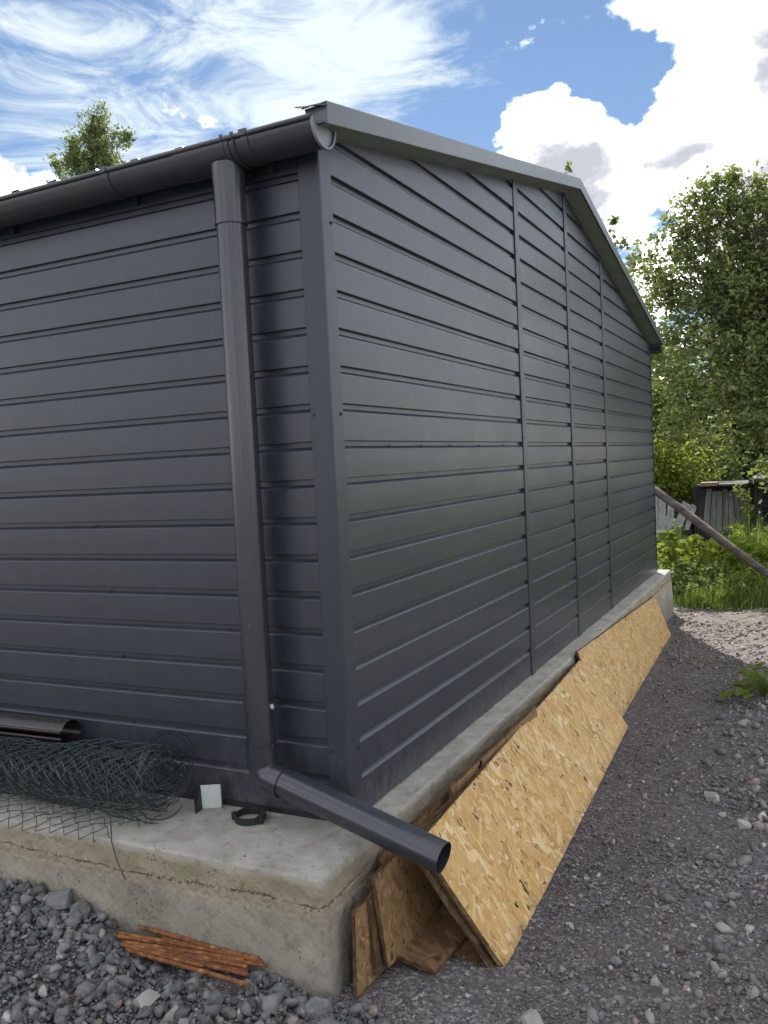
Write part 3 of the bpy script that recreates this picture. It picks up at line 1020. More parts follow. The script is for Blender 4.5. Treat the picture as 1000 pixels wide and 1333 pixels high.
A = [(.508, -.030, -.352), (.398, 2.470, -.378), (.146, 2.455, -.008), (.256, -.045, .000)]
osb('osb_board', A, 0.012, 'large clean pale OSB board nearest the camera, propped against the concrete base', density=1.25, seed=3)
nA = (Vector(A[1]) - Vector(A[0])).cross(Vector(A[3]) - Vector(A[0])).normalized()
txt = ['brown-edged board directly under the front pale board', 'third board down in the leaning pile behind the front pale board', 'ragged lowest board of the leaning pile, edge seen by the spout']
for k, (dy, dz) in enumerate(((0.012, -0.004), (-0.012, 0.002), (0.02, 0.003))):
    off = -nA * (0.0142 * (k + 1)) + Vector((0, dy, dz))
    q = [Vector(c) + off for c in A]
    q[1].y -= 0.05; q[2].y -= 0.05
    osb('osb_board', q, 0.012, txt[k], strands=False, mat=M_OSBE, seed=5 + k)
B = [(.330, 2.40, -.385), (.244, 5.26, -.425), (.118, 5.19, -.080), (.128, 2.485, .030)]
osb('osb_board', B, 0.012, 'far pale OSB board leaning low against the concrete base toward its end', density=1.0, seed=11, flake=(0.036, 0.010))
nB = (Vector(B[1]) - Vector(B[0])).cross(Vector(B[3]) - Vector(B[0])).normalized()
osb('osb_board', [Vector(c) - nB * 0.015 + Vector((0, .03, -.002)) for c in B], 0.012, 'dark-edged board hidden behind the far pale board', strands=False, mat=M_OSBE, seed=12)
# upright off-cuts between the base and the leaning pile
osb('osb_offcut', [(.176, -.325, -.347), (.205, .40, -.352), (.170, .38, -.105), (.150, -.285, -.118)], 0.010,
    'brown upright off-cut standing nearest the base corner', mat=M_OSBE, smat=M_STRW, seed=21, group='upright board off-cuts by the base corner', flake=(0.03, 0.010))
osb('osb_offcut', [(.190, -.235, -.325), (.215, .45, -.345), (.182, .45, -.075), (.166, -.215, -.110)], 0.010,
    'narrow upright off-cut wedged between two others beside the base corner', mat=M_OSBE, strands=False, seed=22, group='upright board off-cuts by the base corner')
osb('osb_offcut', [(.208, -.205, -.318), (.235, .62, -.350), (.196, .62, -.030), (.176, -.190, -.058)], 0.011,
    'smooth tan upright off-cut with a small dark knot, below the spout', mat=M_OSBE, smat=M_STRW, seed=23, group='upright board off-cuts by the base corner', flake=(0.03, 0.010))
osb('osb_offcut', [(.160, -.075, -.330), (.182, 1.34, -.360), (.150, 1.36, -.022), (.132, -.065, -.060)], 0.011,
    'long upright off-cut right against the side of the base', mat=M_OSBE, smat=M_STRW, seed=24, group='upright board off-cuts by the base corner')
osb('osb_offcut', [(.232, .38, -.345), (.252, 1.42, -.362), (.196, 1.40, .016), (.180, .40, -.002)], 0.011,
    'upright off-cut showing a narrow strip above the front pale board', mat=M_OSB, smat=M_STRW, seed=25, group='upright board off-cuts by the base corner')
osb('osb_offcut', [(.337, -.151, -.326), (.400, .60, -.326), (.265, .62, -.310), (.202, -.150, -.312)], 0.011,
    'dirty reddish off-cut lying flat on the gravel under the spout', mat=M_OSBE, smat=M_STRR, seed=26, group='boards lying on the ground under the leaning pile')
osb('osb_offcut', [(.424, -.035, -.344), (.48, .5, -.344), (.33, .5, -.342), (.30, -.02, -.345)], 0.010,
    'dark off-cut lying flat, its corner showing below the leaning pile', mat=M_OSBE, smat=M_STRR, seed=27, group='boards lying on the ground under the leaning pile')


# ------------------------------------------------------------------ stones
def ico(sub):
    bm = bmesh.new(); bmesh.ops.create_icosphere(bm, subdivisions=sub, radius=1.0)
    V = np.array([v.co[:] for v in bm.verts]); F = np.array([[v.index for v in f.verts] for f in bm.faces]); bm.free()
    return V, F


ICO1, ICO2, ICO3 = ico(1), ico(2), ico(3)


def hullshape(seed, n=13):
    """angular crushed stone: convex hull of a few random points"""
    r = np.random.default_rng(seed)
    bm = bmesh.new()
    ax = np.array([1.25, r.uniform(0.7, 1.0), r.uniform(0.5, 0.85)])
    for _ in range(n):
        d = r.normal(size=3); d = d / np.linalg.norm(d) * r.uniform(0.75, 1.1) * ax
        bm.verts.new(d)
    bmesh.ops.convex_hull(bm, input=list(bm.verts))
    bmesh.ops.delete(bm, geom=[v for v in bm.verts if not v.link_faces], context='VERTS')
    bmesh.ops.triangulate(bm, faces=list(bm.faces))
    bm.verts.index_update()
    V = np.array([v.co[:] for v in bm.verts]); F = np.array([[v.index for v in f.verts] for f in bm.faces]); bm.free()
    return V, F


def rockshape(base, seed, amp=0.35, cuts=9):
    V, F = base; r = np.random.default_rng(seed)
    V = V.copy()
    for _ in range(cuts):      # planar facets as on crushed stone
        n = r.normal(size=3); n /= np.linalg.norm(n); d = r.uniform(0.38, 0.78)
        h = V @ n
        V = V - np.clip(h - d, 0, None)[:, None] * n
    V = V * (1 + amp * 0.16 * fnoise(V, 3.4, 3, seed)[:, None]) * 1.25
    return V * np.array([1.0, r.uniform(0.65, 0.95), r.uniform(0.5, 0.8)]), F


def scatter(name, n, xy, size, base, mat, label, seed, sink=0.25, extra=0.0, rough=0.07):
    r = np.random.default_rng(seed)
    shapes = [hullshape(seed * 50 + k, 16 if base is ICO2 else 10) for k in range(10)]
    VV = []; FF = []; off = 0
    X, Y = xy(r, n); S = size(r, len(X))
    X = np.asarray(X); Y = np.asarray(Y)
    kb = ~by_board(X, Y); X, Y, S = X[kb], Y[kb], S[kb]
    Z = gheight(X, Y) - 0.016 * under_rods(X, Y)
    which = r.integers(0, 10, len(X))
    for k in range(10):
        idx = np.where(which == k)[0]
        if not len(idx): continue
        V, F = shapes[k]; m_ = len(idx)
        q = r.normal(size=(m_, 4)); q[:, 1:3] *= 0.45; q /= np.linalg.norm(q, axis=1)[:, None]
        w, x, y, z = q.T
        Rm = np.stack([1 - 2 * (y * y + z * z), 2 * (x * y - z * w), 2 * (x * z + y * w), 2 * (x * y + z * w), 1 - 2 * (x * x + z * z), 2 * (y * z - x * w),
                       2 * (x * z - y * w), 2 * (y * z + x * w), 1 - 2 * (x * x + y * y)], 1).reshape(m_, 3, 3)
        P = np.einsum('mij,vj->mvi', Rm, V) * S[idx][:, None, None]
        P += np.stack([X[idx], Y[idx], Z[idx] + S[idx] * (0.5 - sink) + extra * r.random(m_)], 1)[:, None]
        VV.append(P.reshape(-1, 3)); FF.append((F[None] + (np.arange(m_) * len(V))[:, None, None]).reshape(-1, 3) + off); off += m_ * len(V)
    o = obj(name, np.concatenate(VV), np.concatenate(FF), mat)
    setp(o, label, kind='stuff')
    return o


def inside_slab(x, y): return ((x < SX + 0.015) & (y > SY0 - 0.012))


def by_board(x, y):
    return (y > -0.06) & (y < 5.3) & (x < 0.51 - 0.048 * y + 0.022) & (x > 0.40 - 0.03 * y)


def under_rods(x, y): return (x > -0.70) & (x < -0.12) & (y > SY0 - 0.085 - 0.10 * (x + 0.7) / 0.6) & (y < SY0)


def xy_left(r, n):
    x = r.uniform(-1.75, 0.35, n); y = r.uniform(-1.15, SY0 - 0.01, n)
    k = ~inside_slab(x, y) & (r.random(n) < np.clip((0.42 - x) / 0.25, 0, 1))
    return x[k], y[k]


def ln(lo, med, hi, s): return lambda r, n: np.clip(med * np.exp(r.normal(0, s, n)), lo, hi)


scatter('crushed_stone_rubble', 5200, xy_left, ln(0.006, 0.0105, 0.028, 0.5), ICO2, M_RUB, 'grey crushed stone heaped along the front of the concrete base', 31, 0.15, 0.014, 0.09)
scatter('crushed_stone_chips', 16000, xy_left, ln(0.003, 0.0055, 0.009, 0.35), ICO1, M_RUB, 'small chips of crushed stone between the larger lumps', 32, 0.1, 0.012)


def xy_right(r, n):
    y = -1.0 + 8.0 * r.random(n) ** 1.55
    x = r.uniform(0.10, 1.9, n)
    k = ~inside_slab(x, y)
    return x[k], y[k]


def xy_near(r, n):
    y = r.uniform(-0.9, 1.6, n); x = r.uniform(0.1, 1.5, n)
    k = ~inside_slab(x, y)
    return x[k], y[k]


scatter('fine_gravel', 17000, xy_right, ln(0.002, 0.0046, 0.014, 0.55), ICO1, M_GRV, 'fine dark gravel beside the garage', 33, 0.2)
scatter('medium_gravel', 5200, xy_right, ln(0.0045, 0.007, 0.015, 0.4), ICO1, M_GRV, 'medium sized angular gravel strewn over the strip beside the garage', 37, 0.3)
scatter('fine_gravel_grit', 22000, xy_near, ln(0.0015, 0.0026, 0.005, 0.4), ICO1, M_GRV, 'fine grit among the gravel near the camera', 34, 0.1)


def xy_edge(r, n):
    y = r.uniform(-0.2, 5.6, n); x = 1.28 - np.abs(r.normal(0, 0.24, n))
    k = x > 0.5 + 0.02 * y
    return x[k], y[k]


scatter('coarse_gravel', 1150, xy_edge, ln(0.006, 0.0115, 0.030, 0.5), ICO2, M_GRV, 'loose coarser stones along the outer side of the gravel strip', 35, 0.2)


def xy_path(r, n):
    y = r.uniform(4.0, 7.0, n); x = r.uniform(0.1, 2.2, n)
    return x, y


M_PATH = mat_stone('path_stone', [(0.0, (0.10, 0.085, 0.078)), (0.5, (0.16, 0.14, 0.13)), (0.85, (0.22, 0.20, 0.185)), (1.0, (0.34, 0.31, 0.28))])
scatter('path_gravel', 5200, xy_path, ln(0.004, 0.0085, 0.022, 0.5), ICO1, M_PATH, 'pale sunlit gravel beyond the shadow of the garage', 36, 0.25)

STONES = [  # x, y, size, material, label
    (.937, 1.538, .032, M_PALE, 'broad pale grey stone at the right edge of the gravel, largest there'),
    (1.072, 1.264, .026, M_PALE, 'flat white stone at the right below the broad pale grey one'),
    (.985, 1.36, .017, M_PALE, 'small rounded white stone between the two larger pale stones'),
    (.655, -.235, .030, M_PALE, 'pale stone cut by the bottom of the photo, right of the boards'),
    (.985, 2.62, .024, M_PALE, 'round cream stone beside the broad green leaves'),
    (1.0, 2.42, .018, M_PALE, 'smaller oval cream stone just in front of the round cream one'),
    (.835, .985, .016, M_PALE, 'lone bright white chip in the middle of the dark gravel'),
    (.60, .60, .013, M_PALE, 'small whitish pebble near the lower edge of the front board'),
    (.98, .93, .020, M_GREY, 'grey lump of stone right of the lone white chip'),
    (.80, .12, .018, M_GREY, 'dull grey stone low in the gravel below the front board'),
    (.110, -.425, .034, M_GREY, 'big grey boulder at the foot of the concrete corner'),
    (.170, -.475, .040, M_GREY, 'biggest blue grey boulder at the bottom, right of the corner'),
    (-.010, -.470, .034, M_GREY, 'angular grey boulder right of the rusty rods'),
    (-.105, -.392, .024, M_GREY, 'upright grey stone touching the right ends of the rusty rods'),
    (-.330, -.625, .036, M_PALE, 'large pale speckled stone in front of the rusty rods'),
    (-.225, -.640, .026, M_PALE, 'yellowish stone right of the large pale speckled stone'),
    (-.775, -.425, .030, M_GREY, 'rounded grey stone at the left ends of the rusty rods'),
    (-.865, -.405, .040, M_GREY, 'dark brownish boulder against the concrete left of the rusty rods'),
    (-.70, -.50, .022, M_GREY, 'squarish grey stone below the left ends of the rods'),
    (-.93, -.55, .016, M_PALE, 'white chip in the rubble heap at the left'),
    (.045, -.43, .012, M_PALE, 'thin white sliver of stone leaning near the concrete corner'),
]
for k, (x, y, s, mt, lb) in enumerate(STONES):
    s *= 1.0 if s < 0.02 else 1.28
    V, F = rockshape(ICO3, 900 + k, 0.8, 12)
    V = V + 0.03 * fnoise(V, 9, 3, k)[:, None] * V
    a = random.uniform(0, 6.28); c, sn = math.cos(a), math.sin(a)
    V = V @ np.array([[c, -sn, 0], [sn, c, 0], [0, 0, 1]]).T * s
    z = gz(x, y) + s * 0.36
    o = obj('boulder' if s > 0.028 else 'stone', V + np.array([x, y, z]), F, mt, loc=(x, y, z - s * 0.4), smooth=False)
    autosmooth(o, 28)
    setp(o, lb, 'stone', 'loose stones on the ground')

# ------------------------------------------------------------------ rusty steel rods
ROD_L = ['dark rusty rod at the back of the bundle, touching the concrete', 'orange patched rod second from the back of the bundle', 'long rusty rod reaching furthest right in the bundle',
         'rusty rod ending behind the furthest right one', 'rusty rod whose left end starts the bundle', 'mid-bundle rusty rod lying on top of two others', 'bright orange rusty rod in the middle of the bundle',
         'short rusty rod tucked under the middle of the bundle', 'rusty rod with a pale flaked stretch near the front', 'thick-looking rusty rod second from the front',
         'frontmost rusty rod lying on the stones', 'loose rusty rod crossing below the right ends', 'rusty rod buried lowest with only its right end showing']
rods = [((155, 1215), (330, 1247)), ((205, 1207), (328, 1238)), ((183, 1208), (352, 1236)), ((212, 1222), (350, 1244)), ((150, 1218), (300, 1243)), ((160, 1226), (318, 1250)),
        ((172, 1232), (322, 1258)), ((190, 1240), (290, 1252)), ((158, 1230), (265, 1258)), ((200, 1240), (324, 1270)), ((165, 1236), (325, 1283)), ((255, 1245), (347, 1257)), ((240, 1250), (322, 1265))]
for k, ((ax_, ay_), (bx_, by_)) in enumerate(rods):
    zb = (-0.262 - 0.0025 * (k // 2) if k < 4 else -0.268 - 0.003 * (k - 4) * 0.5) + 0.006
    def hit(px, py, z):
        d = RT * ((px - 500) / FPX) + UP * (-(py - 666.5) / FPX) + FW
        return CAM + d * ((z - CAM.z) / d.z)
    a = hit(ax_, ay_, zb + 0.002 * (k % 3)); b = hit(bx_, by_, zb - 0.010 + 0.003 * (k % 3))
    a.y = min(a.y, SY0 - 0.016); b.y = min(b.y, SY0 - 0.016)
    n = 60; pts = []; rr = []
    for j in range(n + 1):
        t = j / n
        p = a.lerp(b, t) + Vector((0, 0, 0.0015 * math.sin(t * 5 + k)))
        pts.append(p); rr.append(0.0056 + (0.0008 if j % 2 else 0) + 0.0004 * math.sin(j * 1.3 + k))
    o = MB().tube(pts, rr, 9).build('steel_rod', M_RUST, loc=(a + b) / 2)
    setp(o, ROD_L[k], 'rod', 'bundle of rusty steel rods on the rubble')

# ------------------------------------------------------------------ roll of chain-link mesh
roll = empty('mesh_roll', (-1.3, -0.175, 0.0), 'loosely rolled dark green chain-link mesh lying on the concrete ledge', 'wire mesh')
XR0, XR1 = -2.45, -0.625
RO, RI, TURNS = 0.128, 0.034, 6.4
RCY, RCZ = -0.178, 0.130
slen = []
th_ = np.linspace(0, TURNS * 2 * math.pi, 2400)
rad = RO - (RO - RI) * (th_ / th_[-1]) ** 0.9
seg = np.sqrt((rad[1:] * np.diff(th_)) ** 2 + np.diff(rad) ** 2)
S_ = np.concatenate([[0], np.cumsum(seg)])


def spiral(s, x):
    """position on the rolled sheet; s<0 is the loose flap spread on the ledge"""
    wob = 0.008 * math.sin(x * 7 + s * 3) + 0.006 * math.sin(x * 17 + s * 11)
    if s < 0:
        t = -s
        y = RCY - 0.01 - t * 0.95; z = 0.006 + 0.010 * abs(math.sin(t * 30 + x * 9)) + 0.012 * math.sin(x * 6) ** 2
        if y < SY0 + 0.02:
            z -= (SY0 + 0.02 - y) * 0.35; 
        return Vector((x, y, z))
    th = float(np.interp(s, S_, th_)); r = float(np.interp(s, S_, rad)) + wob
    a = -math.pi / 2 - th          # starts at the bottom, climbs the front
    k = 1 - 0.17 * min(1.0, max(0.0, (XR1 - 0.10 - x) / 0.45))
    return Vector((x, RCY + r * math.cos(a), RCZ * k + r * math.sin(a) * 0.97 * k))


CELL = 0.032
flap = 0.225
s0 = -flap
total = S_[-1]
nw = int((total + flap) / CELL)
NXS = int((XR1 - XR0) / CELL)
WR = 0.0017
for j in range(nw):
    sb = s0 + j * CELL
    pts = []
    x1 = XR1 + 0.012 * math.sin(j * 1.7)
    if sb < 0: x1 = XR1 - 0.03 + 0.25 * sb + 0.03 * math.sin(j * 2.1)
    if j % 9 == 4: x1 += 0.02
    for i in range(NXS + 1):
        x = x1 - i * CELL
        s = sb + (CELL * 0.98 if i % 2 else 0.0)
        p = spiral(s, x)
        out = Vector((0, p.y - RCY, p.z - RCZ)).normalized() if s > 0 else Vector((0, 0, 1))
        pts.append(p + out * (0.0016 if i % 4 < 2 else -0.0008))
    mb = MB().tube(pts, WR, 4)
    # twisted cut end
    e = pts[0]
    mb.tube([e, e + Vector((0.010, 0.004 * math.sin(j), 0.008 * math.cos(j * 2.0)))], WR, 4)
    mb.build('wire', M_WIRE, roll)
# straight tension wires along the ends and loose loops
for k, (r_, a0, a1) in enumerate(((0.150, -20, 150), (0.140, 10, 175), (0.120, -60, 120), (0.105, 0, 330), (0.085, 40, 320), (0.065, 0, 300), (0.132, 180, 300))):
    pts = []
    for t in np.linspace(a0, a1, 30):
        a = math.radians(t)
        pts.append((XR1 + 0.010 + 0.012 * math.sin(t * 0.05 + k), RCY + 0.012 + r_ * math.cos(a), RCZ + (0.016 if k < 2 else 0) + r_ * math.sin(a) * 0.96))
    MB().tube(pts, WR * 1.1, 5).build('loop_wire', M_WIRE, roll)
b0 = Vector((-0.735, -0.305, 0.17))
MB().tube([b0 + Vector((-0.01, 0.06, 0.06)), b0, Vector((-0.722, -0.318, 0.10)), Vector((-0.70, -0.335, 0.03)), Vector((-0.665, -0.372, -0.002)), Vector((-0.62, -0.40, -0.045)), Vector((-0.565, -0.425, -0.085))], 0.0020, 6).build('hanging_wire', M_WIRE, roll)

# ------------------------------------------------------------------ loose gutter length lying behind the roll
LG = empty('gutter_length', (-1.9, -0.062, 0.0), 'loose dark brown gutter length lying behind the mesh roll against the wall', 'gutter')
rings = []
for x, dz in ((-1.135, 0.0), (-1.6, -0.006), (-3.6, -0.02)):
    yc, zc, r_ = -0.068, 0.212 + dz, 0.048
    f = lambda r2: [(x, yc + r2 * math.cos(math.radians(a)), zc + r2 * math.sin(math.radians(a))) for a in np.linspace(164, -166, 32)]
    rings.append(f(r_) + f(r_ - 0.0025)[::-1])
autosmooth(MB().loft(rings, cap=True).build('trough', M_LOOSE, LG))
for a in (164, -166):
    pts = [(x, -0.068 + 0.050 * math.cos(math.radians(a)), 0.212 + dz + 0.050 * math.sin(math.radians(a))) for x, dz in ((-1.135, 0), (-1.6, -0.006), (-3.6, -0.02))]
    autosmooth(MB().tube(pts, 0.0062, 10).build('rolled_edge', M_LOOSE, LG))

# small folded metal off-cut, dark outside and pale inside
oc = empty('metal_offcut', (-0.535, -0.05, 0.0), 'small folded metal off-cut with pale inner face standing on the ledge', 'offcut')
A0, A1, A2 = Vector((-0.538, -0.105, 0.001)), Vector((-0.592, -0.028, 0.001)), Vector((-0.500, -0.030, 0.001))
fold = Vector((-0.560, -0.040, 0.001))
H = 0.082
MB().hexa([(-0.548, -0.062, 0.001), (-0.492, -0.030, 0.001), (-0.492, -0.030, H), (-0.552, -0.062, H)], (-0.0006, 0.0012, 0)).build('pale_face', M_OFFCUT, oc)
MB().hexa([(-0.541, -0.108, 0.001), (-0.5485, -0.0635, 0.001), (-0.5525, -0.0635, H), (-0.556, -0.098, H)], (-0.0014, 0, 0)).build('dark_flange', M_BLACK, oc)
MB().hexa([(-0.4915, -0.031, 0.001), (-0.480, -0.040, 0.001), (-0.480, -0.040, H), (-0.4915, -0.031, H)], (-0.0006, 0.0012, 0)).build('dark_flange', M_BLACK, oc)

# spare pipe clamp lying on the ledge
pc = empty('pipe_clamp', (-0.325, -0.072, 0.0), 'open black plastic pipe clamp lying on the ledge under the downpipe', 'clamp')
cc = Vector((-0.335, -0.085, 0.0)); mb = MB(); rings = []
for zz in (0.002, 0.024):
    f = lambda r2: [(cc.x + r2 * 1.05 * math.cos(math.radians(a)), cc.y + r2 * math.sin(math.radians(a)), zz) for a in np.linspace(-160, 175, 36)]
    rings.append(f(0.050) + f(0.0465)[::-1])
autosmooth(mb.loft(rings, cap=True).build('band', M_BLACK, pc))
rings = []
for zz in (0.009, 0.017):
    f = lambda r2: [(cc.x + r2 * 1.05 * math.cos(math.radians(a)), cc.y + r2 * math.sin(math.radians(a)), zz) for a in np.linspace(-150, 165, 36)]
    rings.append(f(0.0525) + f(0.0495)[::-1])
autosmooth(MB().loft(rings, cap=True).build('rib', M_BLACK, pc))
for s_ in (-1, 1):
    MB().box((cc.x + s_ * 0.050 - 0.009, cc.y - 0.022, 0.002), (cc.x + s_ * 0.050 + 0.009, cc.y - 0.006, 0.026)).build('lug', M_BLACK, pc)
MB().tube([(cc.x - 0.050, cc.y - 0.028, 0.014), (cc.x - 0.050, cc.y - 0.002, 0.014)], 0.004, 8).build('bolt', M_BLACK, pc)
o = MB().box((-0.2, -0.318, 0.0), (-0.19, -0.309, 0.006)).build('clod', M_BARK, loc=(-0.195, -0.313, 0))
V, F = rockshape(ICO2, 77); o.data.clear_geometry()
o.data.from_pydata([tuple(v * 0.006) for v in V], [], [tuple(map(int, f)) for f in F]); o.data.materials.append(M_BARK) if not o.data.materials else None
o.name = 'soil_crumb'; setp(o, 'tiny dark crumb of soil on the pale ledge near its corner', 'soil crumb')


# ------------------------------------------------------------------ vegetation
def leaves(centers, n_per, radius, size, r, flat=0.5, droop=0.3):
    """leaf-sized folded quads around centres; returns V, F"""
    C = np.repeat(np.asarray(centers, float), n_per, axis=0)
    n = len(C)
    if np.ndim(radius): radius = np.repeat(radius, n_per)[:, None]
    d = r.normal(size=(n, 3)); d /= np.linalg.norm(d, axis=1)[:, None]
    P = C + d * (r.random((n, 1)) ** 0.5) * radius
    ax = r.normal(size=(n, 3)); ax[:, 2] = ax[:, 2] * flat - droop; ax /= np.linalg.norm(ax, axis=1)[:, None]
    s = np.cross(ax, r.normal(size=(n, 3))); s /= np.linalg.norm(s, axis=1)[:, None]
    nn = np.cross(ax, s)
    L = (size * np.exp(r.normal(0, 0.25, n)))[:, None]
    w = L * 0.30
    V = np.stack([P - ax * L * 0.5, P + s * w + nn * w * 0.35, P + ax * L * 0.5, P - s * w + nn * w * 0.35], 1).reshape(-1, 3)
    F = np.arange(n * 4).reshape(n, 4)
    return V, F


def blob_points(blobs, per_m3, r):
    out = []; 
    for c, (a, b, h) in blobs:
        n = max(8, int(per_m3 * 4.19 * a * b * h))
        d = r.normal(size=(n, 3)); d /= np.linalg.norm(d, axis=1)[:, None]
        out.append(np.array(c) + d * (r.random((n, 1)) ** 0.4) * np.array([a, b, h]))
    return np.concatenate(out)


def limb(mb, a, b, r0, r1, r, n=8, wig=0.06):
    a, b = Vector(a), Vector(b); L = (b - a).length
    pts = []; rr = []
    for k in range(n + 1):
        t = k / n
        j = Vector(r.normal(size=3)) * wig * L * math.sin(math.pi * t) * 0.6
        pts.append(a.lerp(b, t) + j + Vector((0, 0, 0.12 * L * math.sin(math.pi * t))))
        rr.append(r0 + (r1 - r0) * t)
    mb.tube(pts, rr, 7)
    return pts


def tree(name, label, cat, base, top, blobs, per_m3, clump_r, leaf_n, leaf_s, mat, seed, trunk_r=0.12, limbs=10, group=None, flat=0.5, droop=0.3):
    r = np.random.default_rng(seed)
    root = empty(name, base, label, cat, group)
    extra = []
    mb = MB(); tp = limb(mb, Vector(base) - Vector((0, 0, 0.1)), top, trunk_r, trunk_r * 0.45, r, 10, 0.03)
    for k, (c, ax) in enumerate(blobs):
        st = tp[min(10, 4 + k % 6)]
        e = limb(mb, st, c, trunk_r * 0.20, trunk_r * 0.05, r, 8, 0.08)
        L = (Vector(c) - Vector(st)).length
        for j in range(2, 8):
            for _ in range(max(2, int(L * 2.2))):
                extra.append(tuple(e[j].lerp(e[j + 1], r.random()) + Vector(r.normal(size=3)) * clump_r * 0.8))
        for _ in range(3):
            d = Vector(r.normal(size=3)); d = Vector((d.x * ax[0], d.y * ax[1], d.z * ax[2])) * 0.7
            limb(mb, e[5], Vector(c) + d, trunk_r * 0.07, trunk_r * 0.02, r, 6, 0.08)
    mb.build('trunk', M_BARK, root)
    C = np.concatenate([blob_points(blobs, per_m3, r), np.array(extra)])
    rad_ = clump_r * np.exp(r.normal(0, 0.35, len(C)))
    V, F = leaves(C, leaf_n, rad_, leaf_s, r, flat, droop)
    obj('crown', V, F, mat, root)
    return root


def bl(px, py, Y, a, b=None, h=None):
    return (tuple(at(px, py, Y)), (a, b or a, h or a))


# orchard tree beside the garage: open crown with arching outer boughs
big = [bl(845, 345, 9.8, .22), bl(868, 318, 9.6, .20), bl(885, 290, 9.6, .16, .2, .2), bl(905, 262, 9.6, .14), bl(925, 243, 9.6, .12), bl(952, 233, 9.5, .14, .14, .09), bl(985, 240, 9.5, .14, .14, .09),
       bl(1000, 262, 9.5, .12), bl(925, 285, 9.9, .16, .2, .1), bl(965, 288, 9.9, .18, .2, .12), bl(990, 300, 9.7, .20), bl(975, 330, 9.7, .22), bl(940, 345, 10.2, .2, .3, .14), bl(900, 335, 10, .17, .3, .13),
       bl(870, 385, 9.8, .24, .3, .2), bl(835, 395, 10.2, .18, .2, .2), bl(905, 395, 9.6, .22, .3, .18), bl(985, 380, 9.5, .25, .3, .2), bl(955, 405, 9.6, .22), bl(870, 440, 9.5, .28), bl(925, 455, 9.3, .32),
       bl(985, 455, 9.3, .32), bl(1040, 400, 9.5, .4), bl(1060, 300, 9.6, .35), bl(880, 500, 9.4, .30), bl(945, 520, 9.2, .34), bl(1000, 540, 9.2, .34), bl(885, 560, 9.7, .28, .3, .22), bl(955, 585, 9.2, .28, .3, .2),
       bl(1010, 600, 9.2, .26, .3, .2), bl(1100, 480, 9.4, .55), bl(1120, 330, 9.8, .45), bl(845, 470, 10.2, .25), bl(1010, 285, 9.6, .2, .2, .14), bl(1030, 330, 9.6, .28), bl(900, 300, 9.8, .16, .2, .1), bl(950, 265, 9.8, .10, .1, .06), bl(955, 370, 9.8, .18, .2, .1), bl(1015, 420, 9.6, .3), bl(920, 370, 10, .14, .2, .12), bl(900, 425, 9.8, .2), bl(855, 365, 10, .16)]
tb = at(1075, 780, 9.9); tb.z = gz(tb.x, tb.y)
tree('orchard_tree', 'tall leafy orchard tree with arching boughs right of the garage', 'tree', tuple(tb), tuple(at(990, 400, 9.7)), big, 165, 0.13, 24, 0.064, M_LEAF, 41, 0.11)
# trees behind
def backtree(nm, lb, px, top, bot, Y, w, seed, mat=M_LEAF2, dens=9, ls=0.10):
    c = at(px, (top + bot) / 2, Y); h = (at(px, top, Y).z - at(px, bot, Y).z) / 2
    r = np.random.default_rng(seed)
    bb = []
    for k in range(13):
        d = r.normal(size=3); d /= np.linalg.norm(d)
        bb.append(((c.x + d[0] * w * 0.62, c.y + d[1] * w * 0.5, c.z + d[2] * h * 0.7), (w * .45, w * .45, h * .38)))
    base = (c.x + 0.2, c.y, gz(c.x, min(c.y, 9)))
    tree(nm, lb, 'tree', base, (c.x, c.y, c.z), bb, dens, 0.22, 26, ls, mat, seed, 0.16)


backtree('broadleaf_tree', 'dense shaded tree behind the orchard tree, next to the garage corner', 880, 430, 680, 14.5, 1.5, 51, M_LEAF, 24, 0.085)
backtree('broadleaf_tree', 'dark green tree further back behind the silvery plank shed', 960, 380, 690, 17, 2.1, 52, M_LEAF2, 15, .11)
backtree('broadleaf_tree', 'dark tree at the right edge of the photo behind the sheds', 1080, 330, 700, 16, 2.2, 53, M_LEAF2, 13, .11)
backtree('broadleaf_tree', 'light green young tree seen under the boughs, left of the plank shed', 880, 560, 690, 12.3, 0.85, 54, M_WEED, 40, .06)
backtree('broadleaf_tree', 'tree behind the garage whose top twigs peek over the far roof slope', 760, 330, 700, 12.5, 1.7, 55, M_LEAF, 10, .085)
# sprigs showing over the roof
sp = [bl(740, 219, 12.0, .02, .02, .07), bl(799, 287, 12.0, .03, .03, .08), bl(812, 318, 12, .10), bl(825, 335, 12, .2), bl(832, 350, 12, .24)]
tb2 = at(770, 700, 12.2); tb2.z = -0.4
tree('slender_tree', 'slender tree behind the garage with only leafy sprigs above the roof edge', 'tree', tuple(tb2), tuple(at(790, 330, 12.1)), sp, 420, 0.045, 5, 0.07, M_LEAF, 56, 0.05)
sp = [bl(350, 162, 9.0, .12, .12, .05), bl(362, 158, 9, .08, .08, .05)]
tb3 = at(356, 700, 9.0); tb3.z = -0.4
# birch rising behind the left part of the roof
bb = [bl(118, 165, 25, .55, .6, .9), bl(128, 195, 25, .8), bl(105, 215, 25, .8, .8, .5), bl(148, 190, 25, .45, .5, .6), bl(155, 215, 25, .4), bl(88, 225, 25, .5), bl(95, 185, 25, .18), bl(128, 150, 25, .3, .3, .5), bl(135, 240, 25, 1.0), bl(100, 260, 25, 1.1), bl(72, 215, 25, .12), bl(165, 178, 25, .15)]
tb4 = at(125, 700, 25); tb4.z = -0.3
tree('birch_tree', 'birch top rising behind the left end of the roof', 'tree', tuple(tb4), tuple(at(122, 150, 25)), bb, 16, 0.24, 16, 0.12, M_BIRCH, 57, 0.14, flat=1.0, droop=0.9)


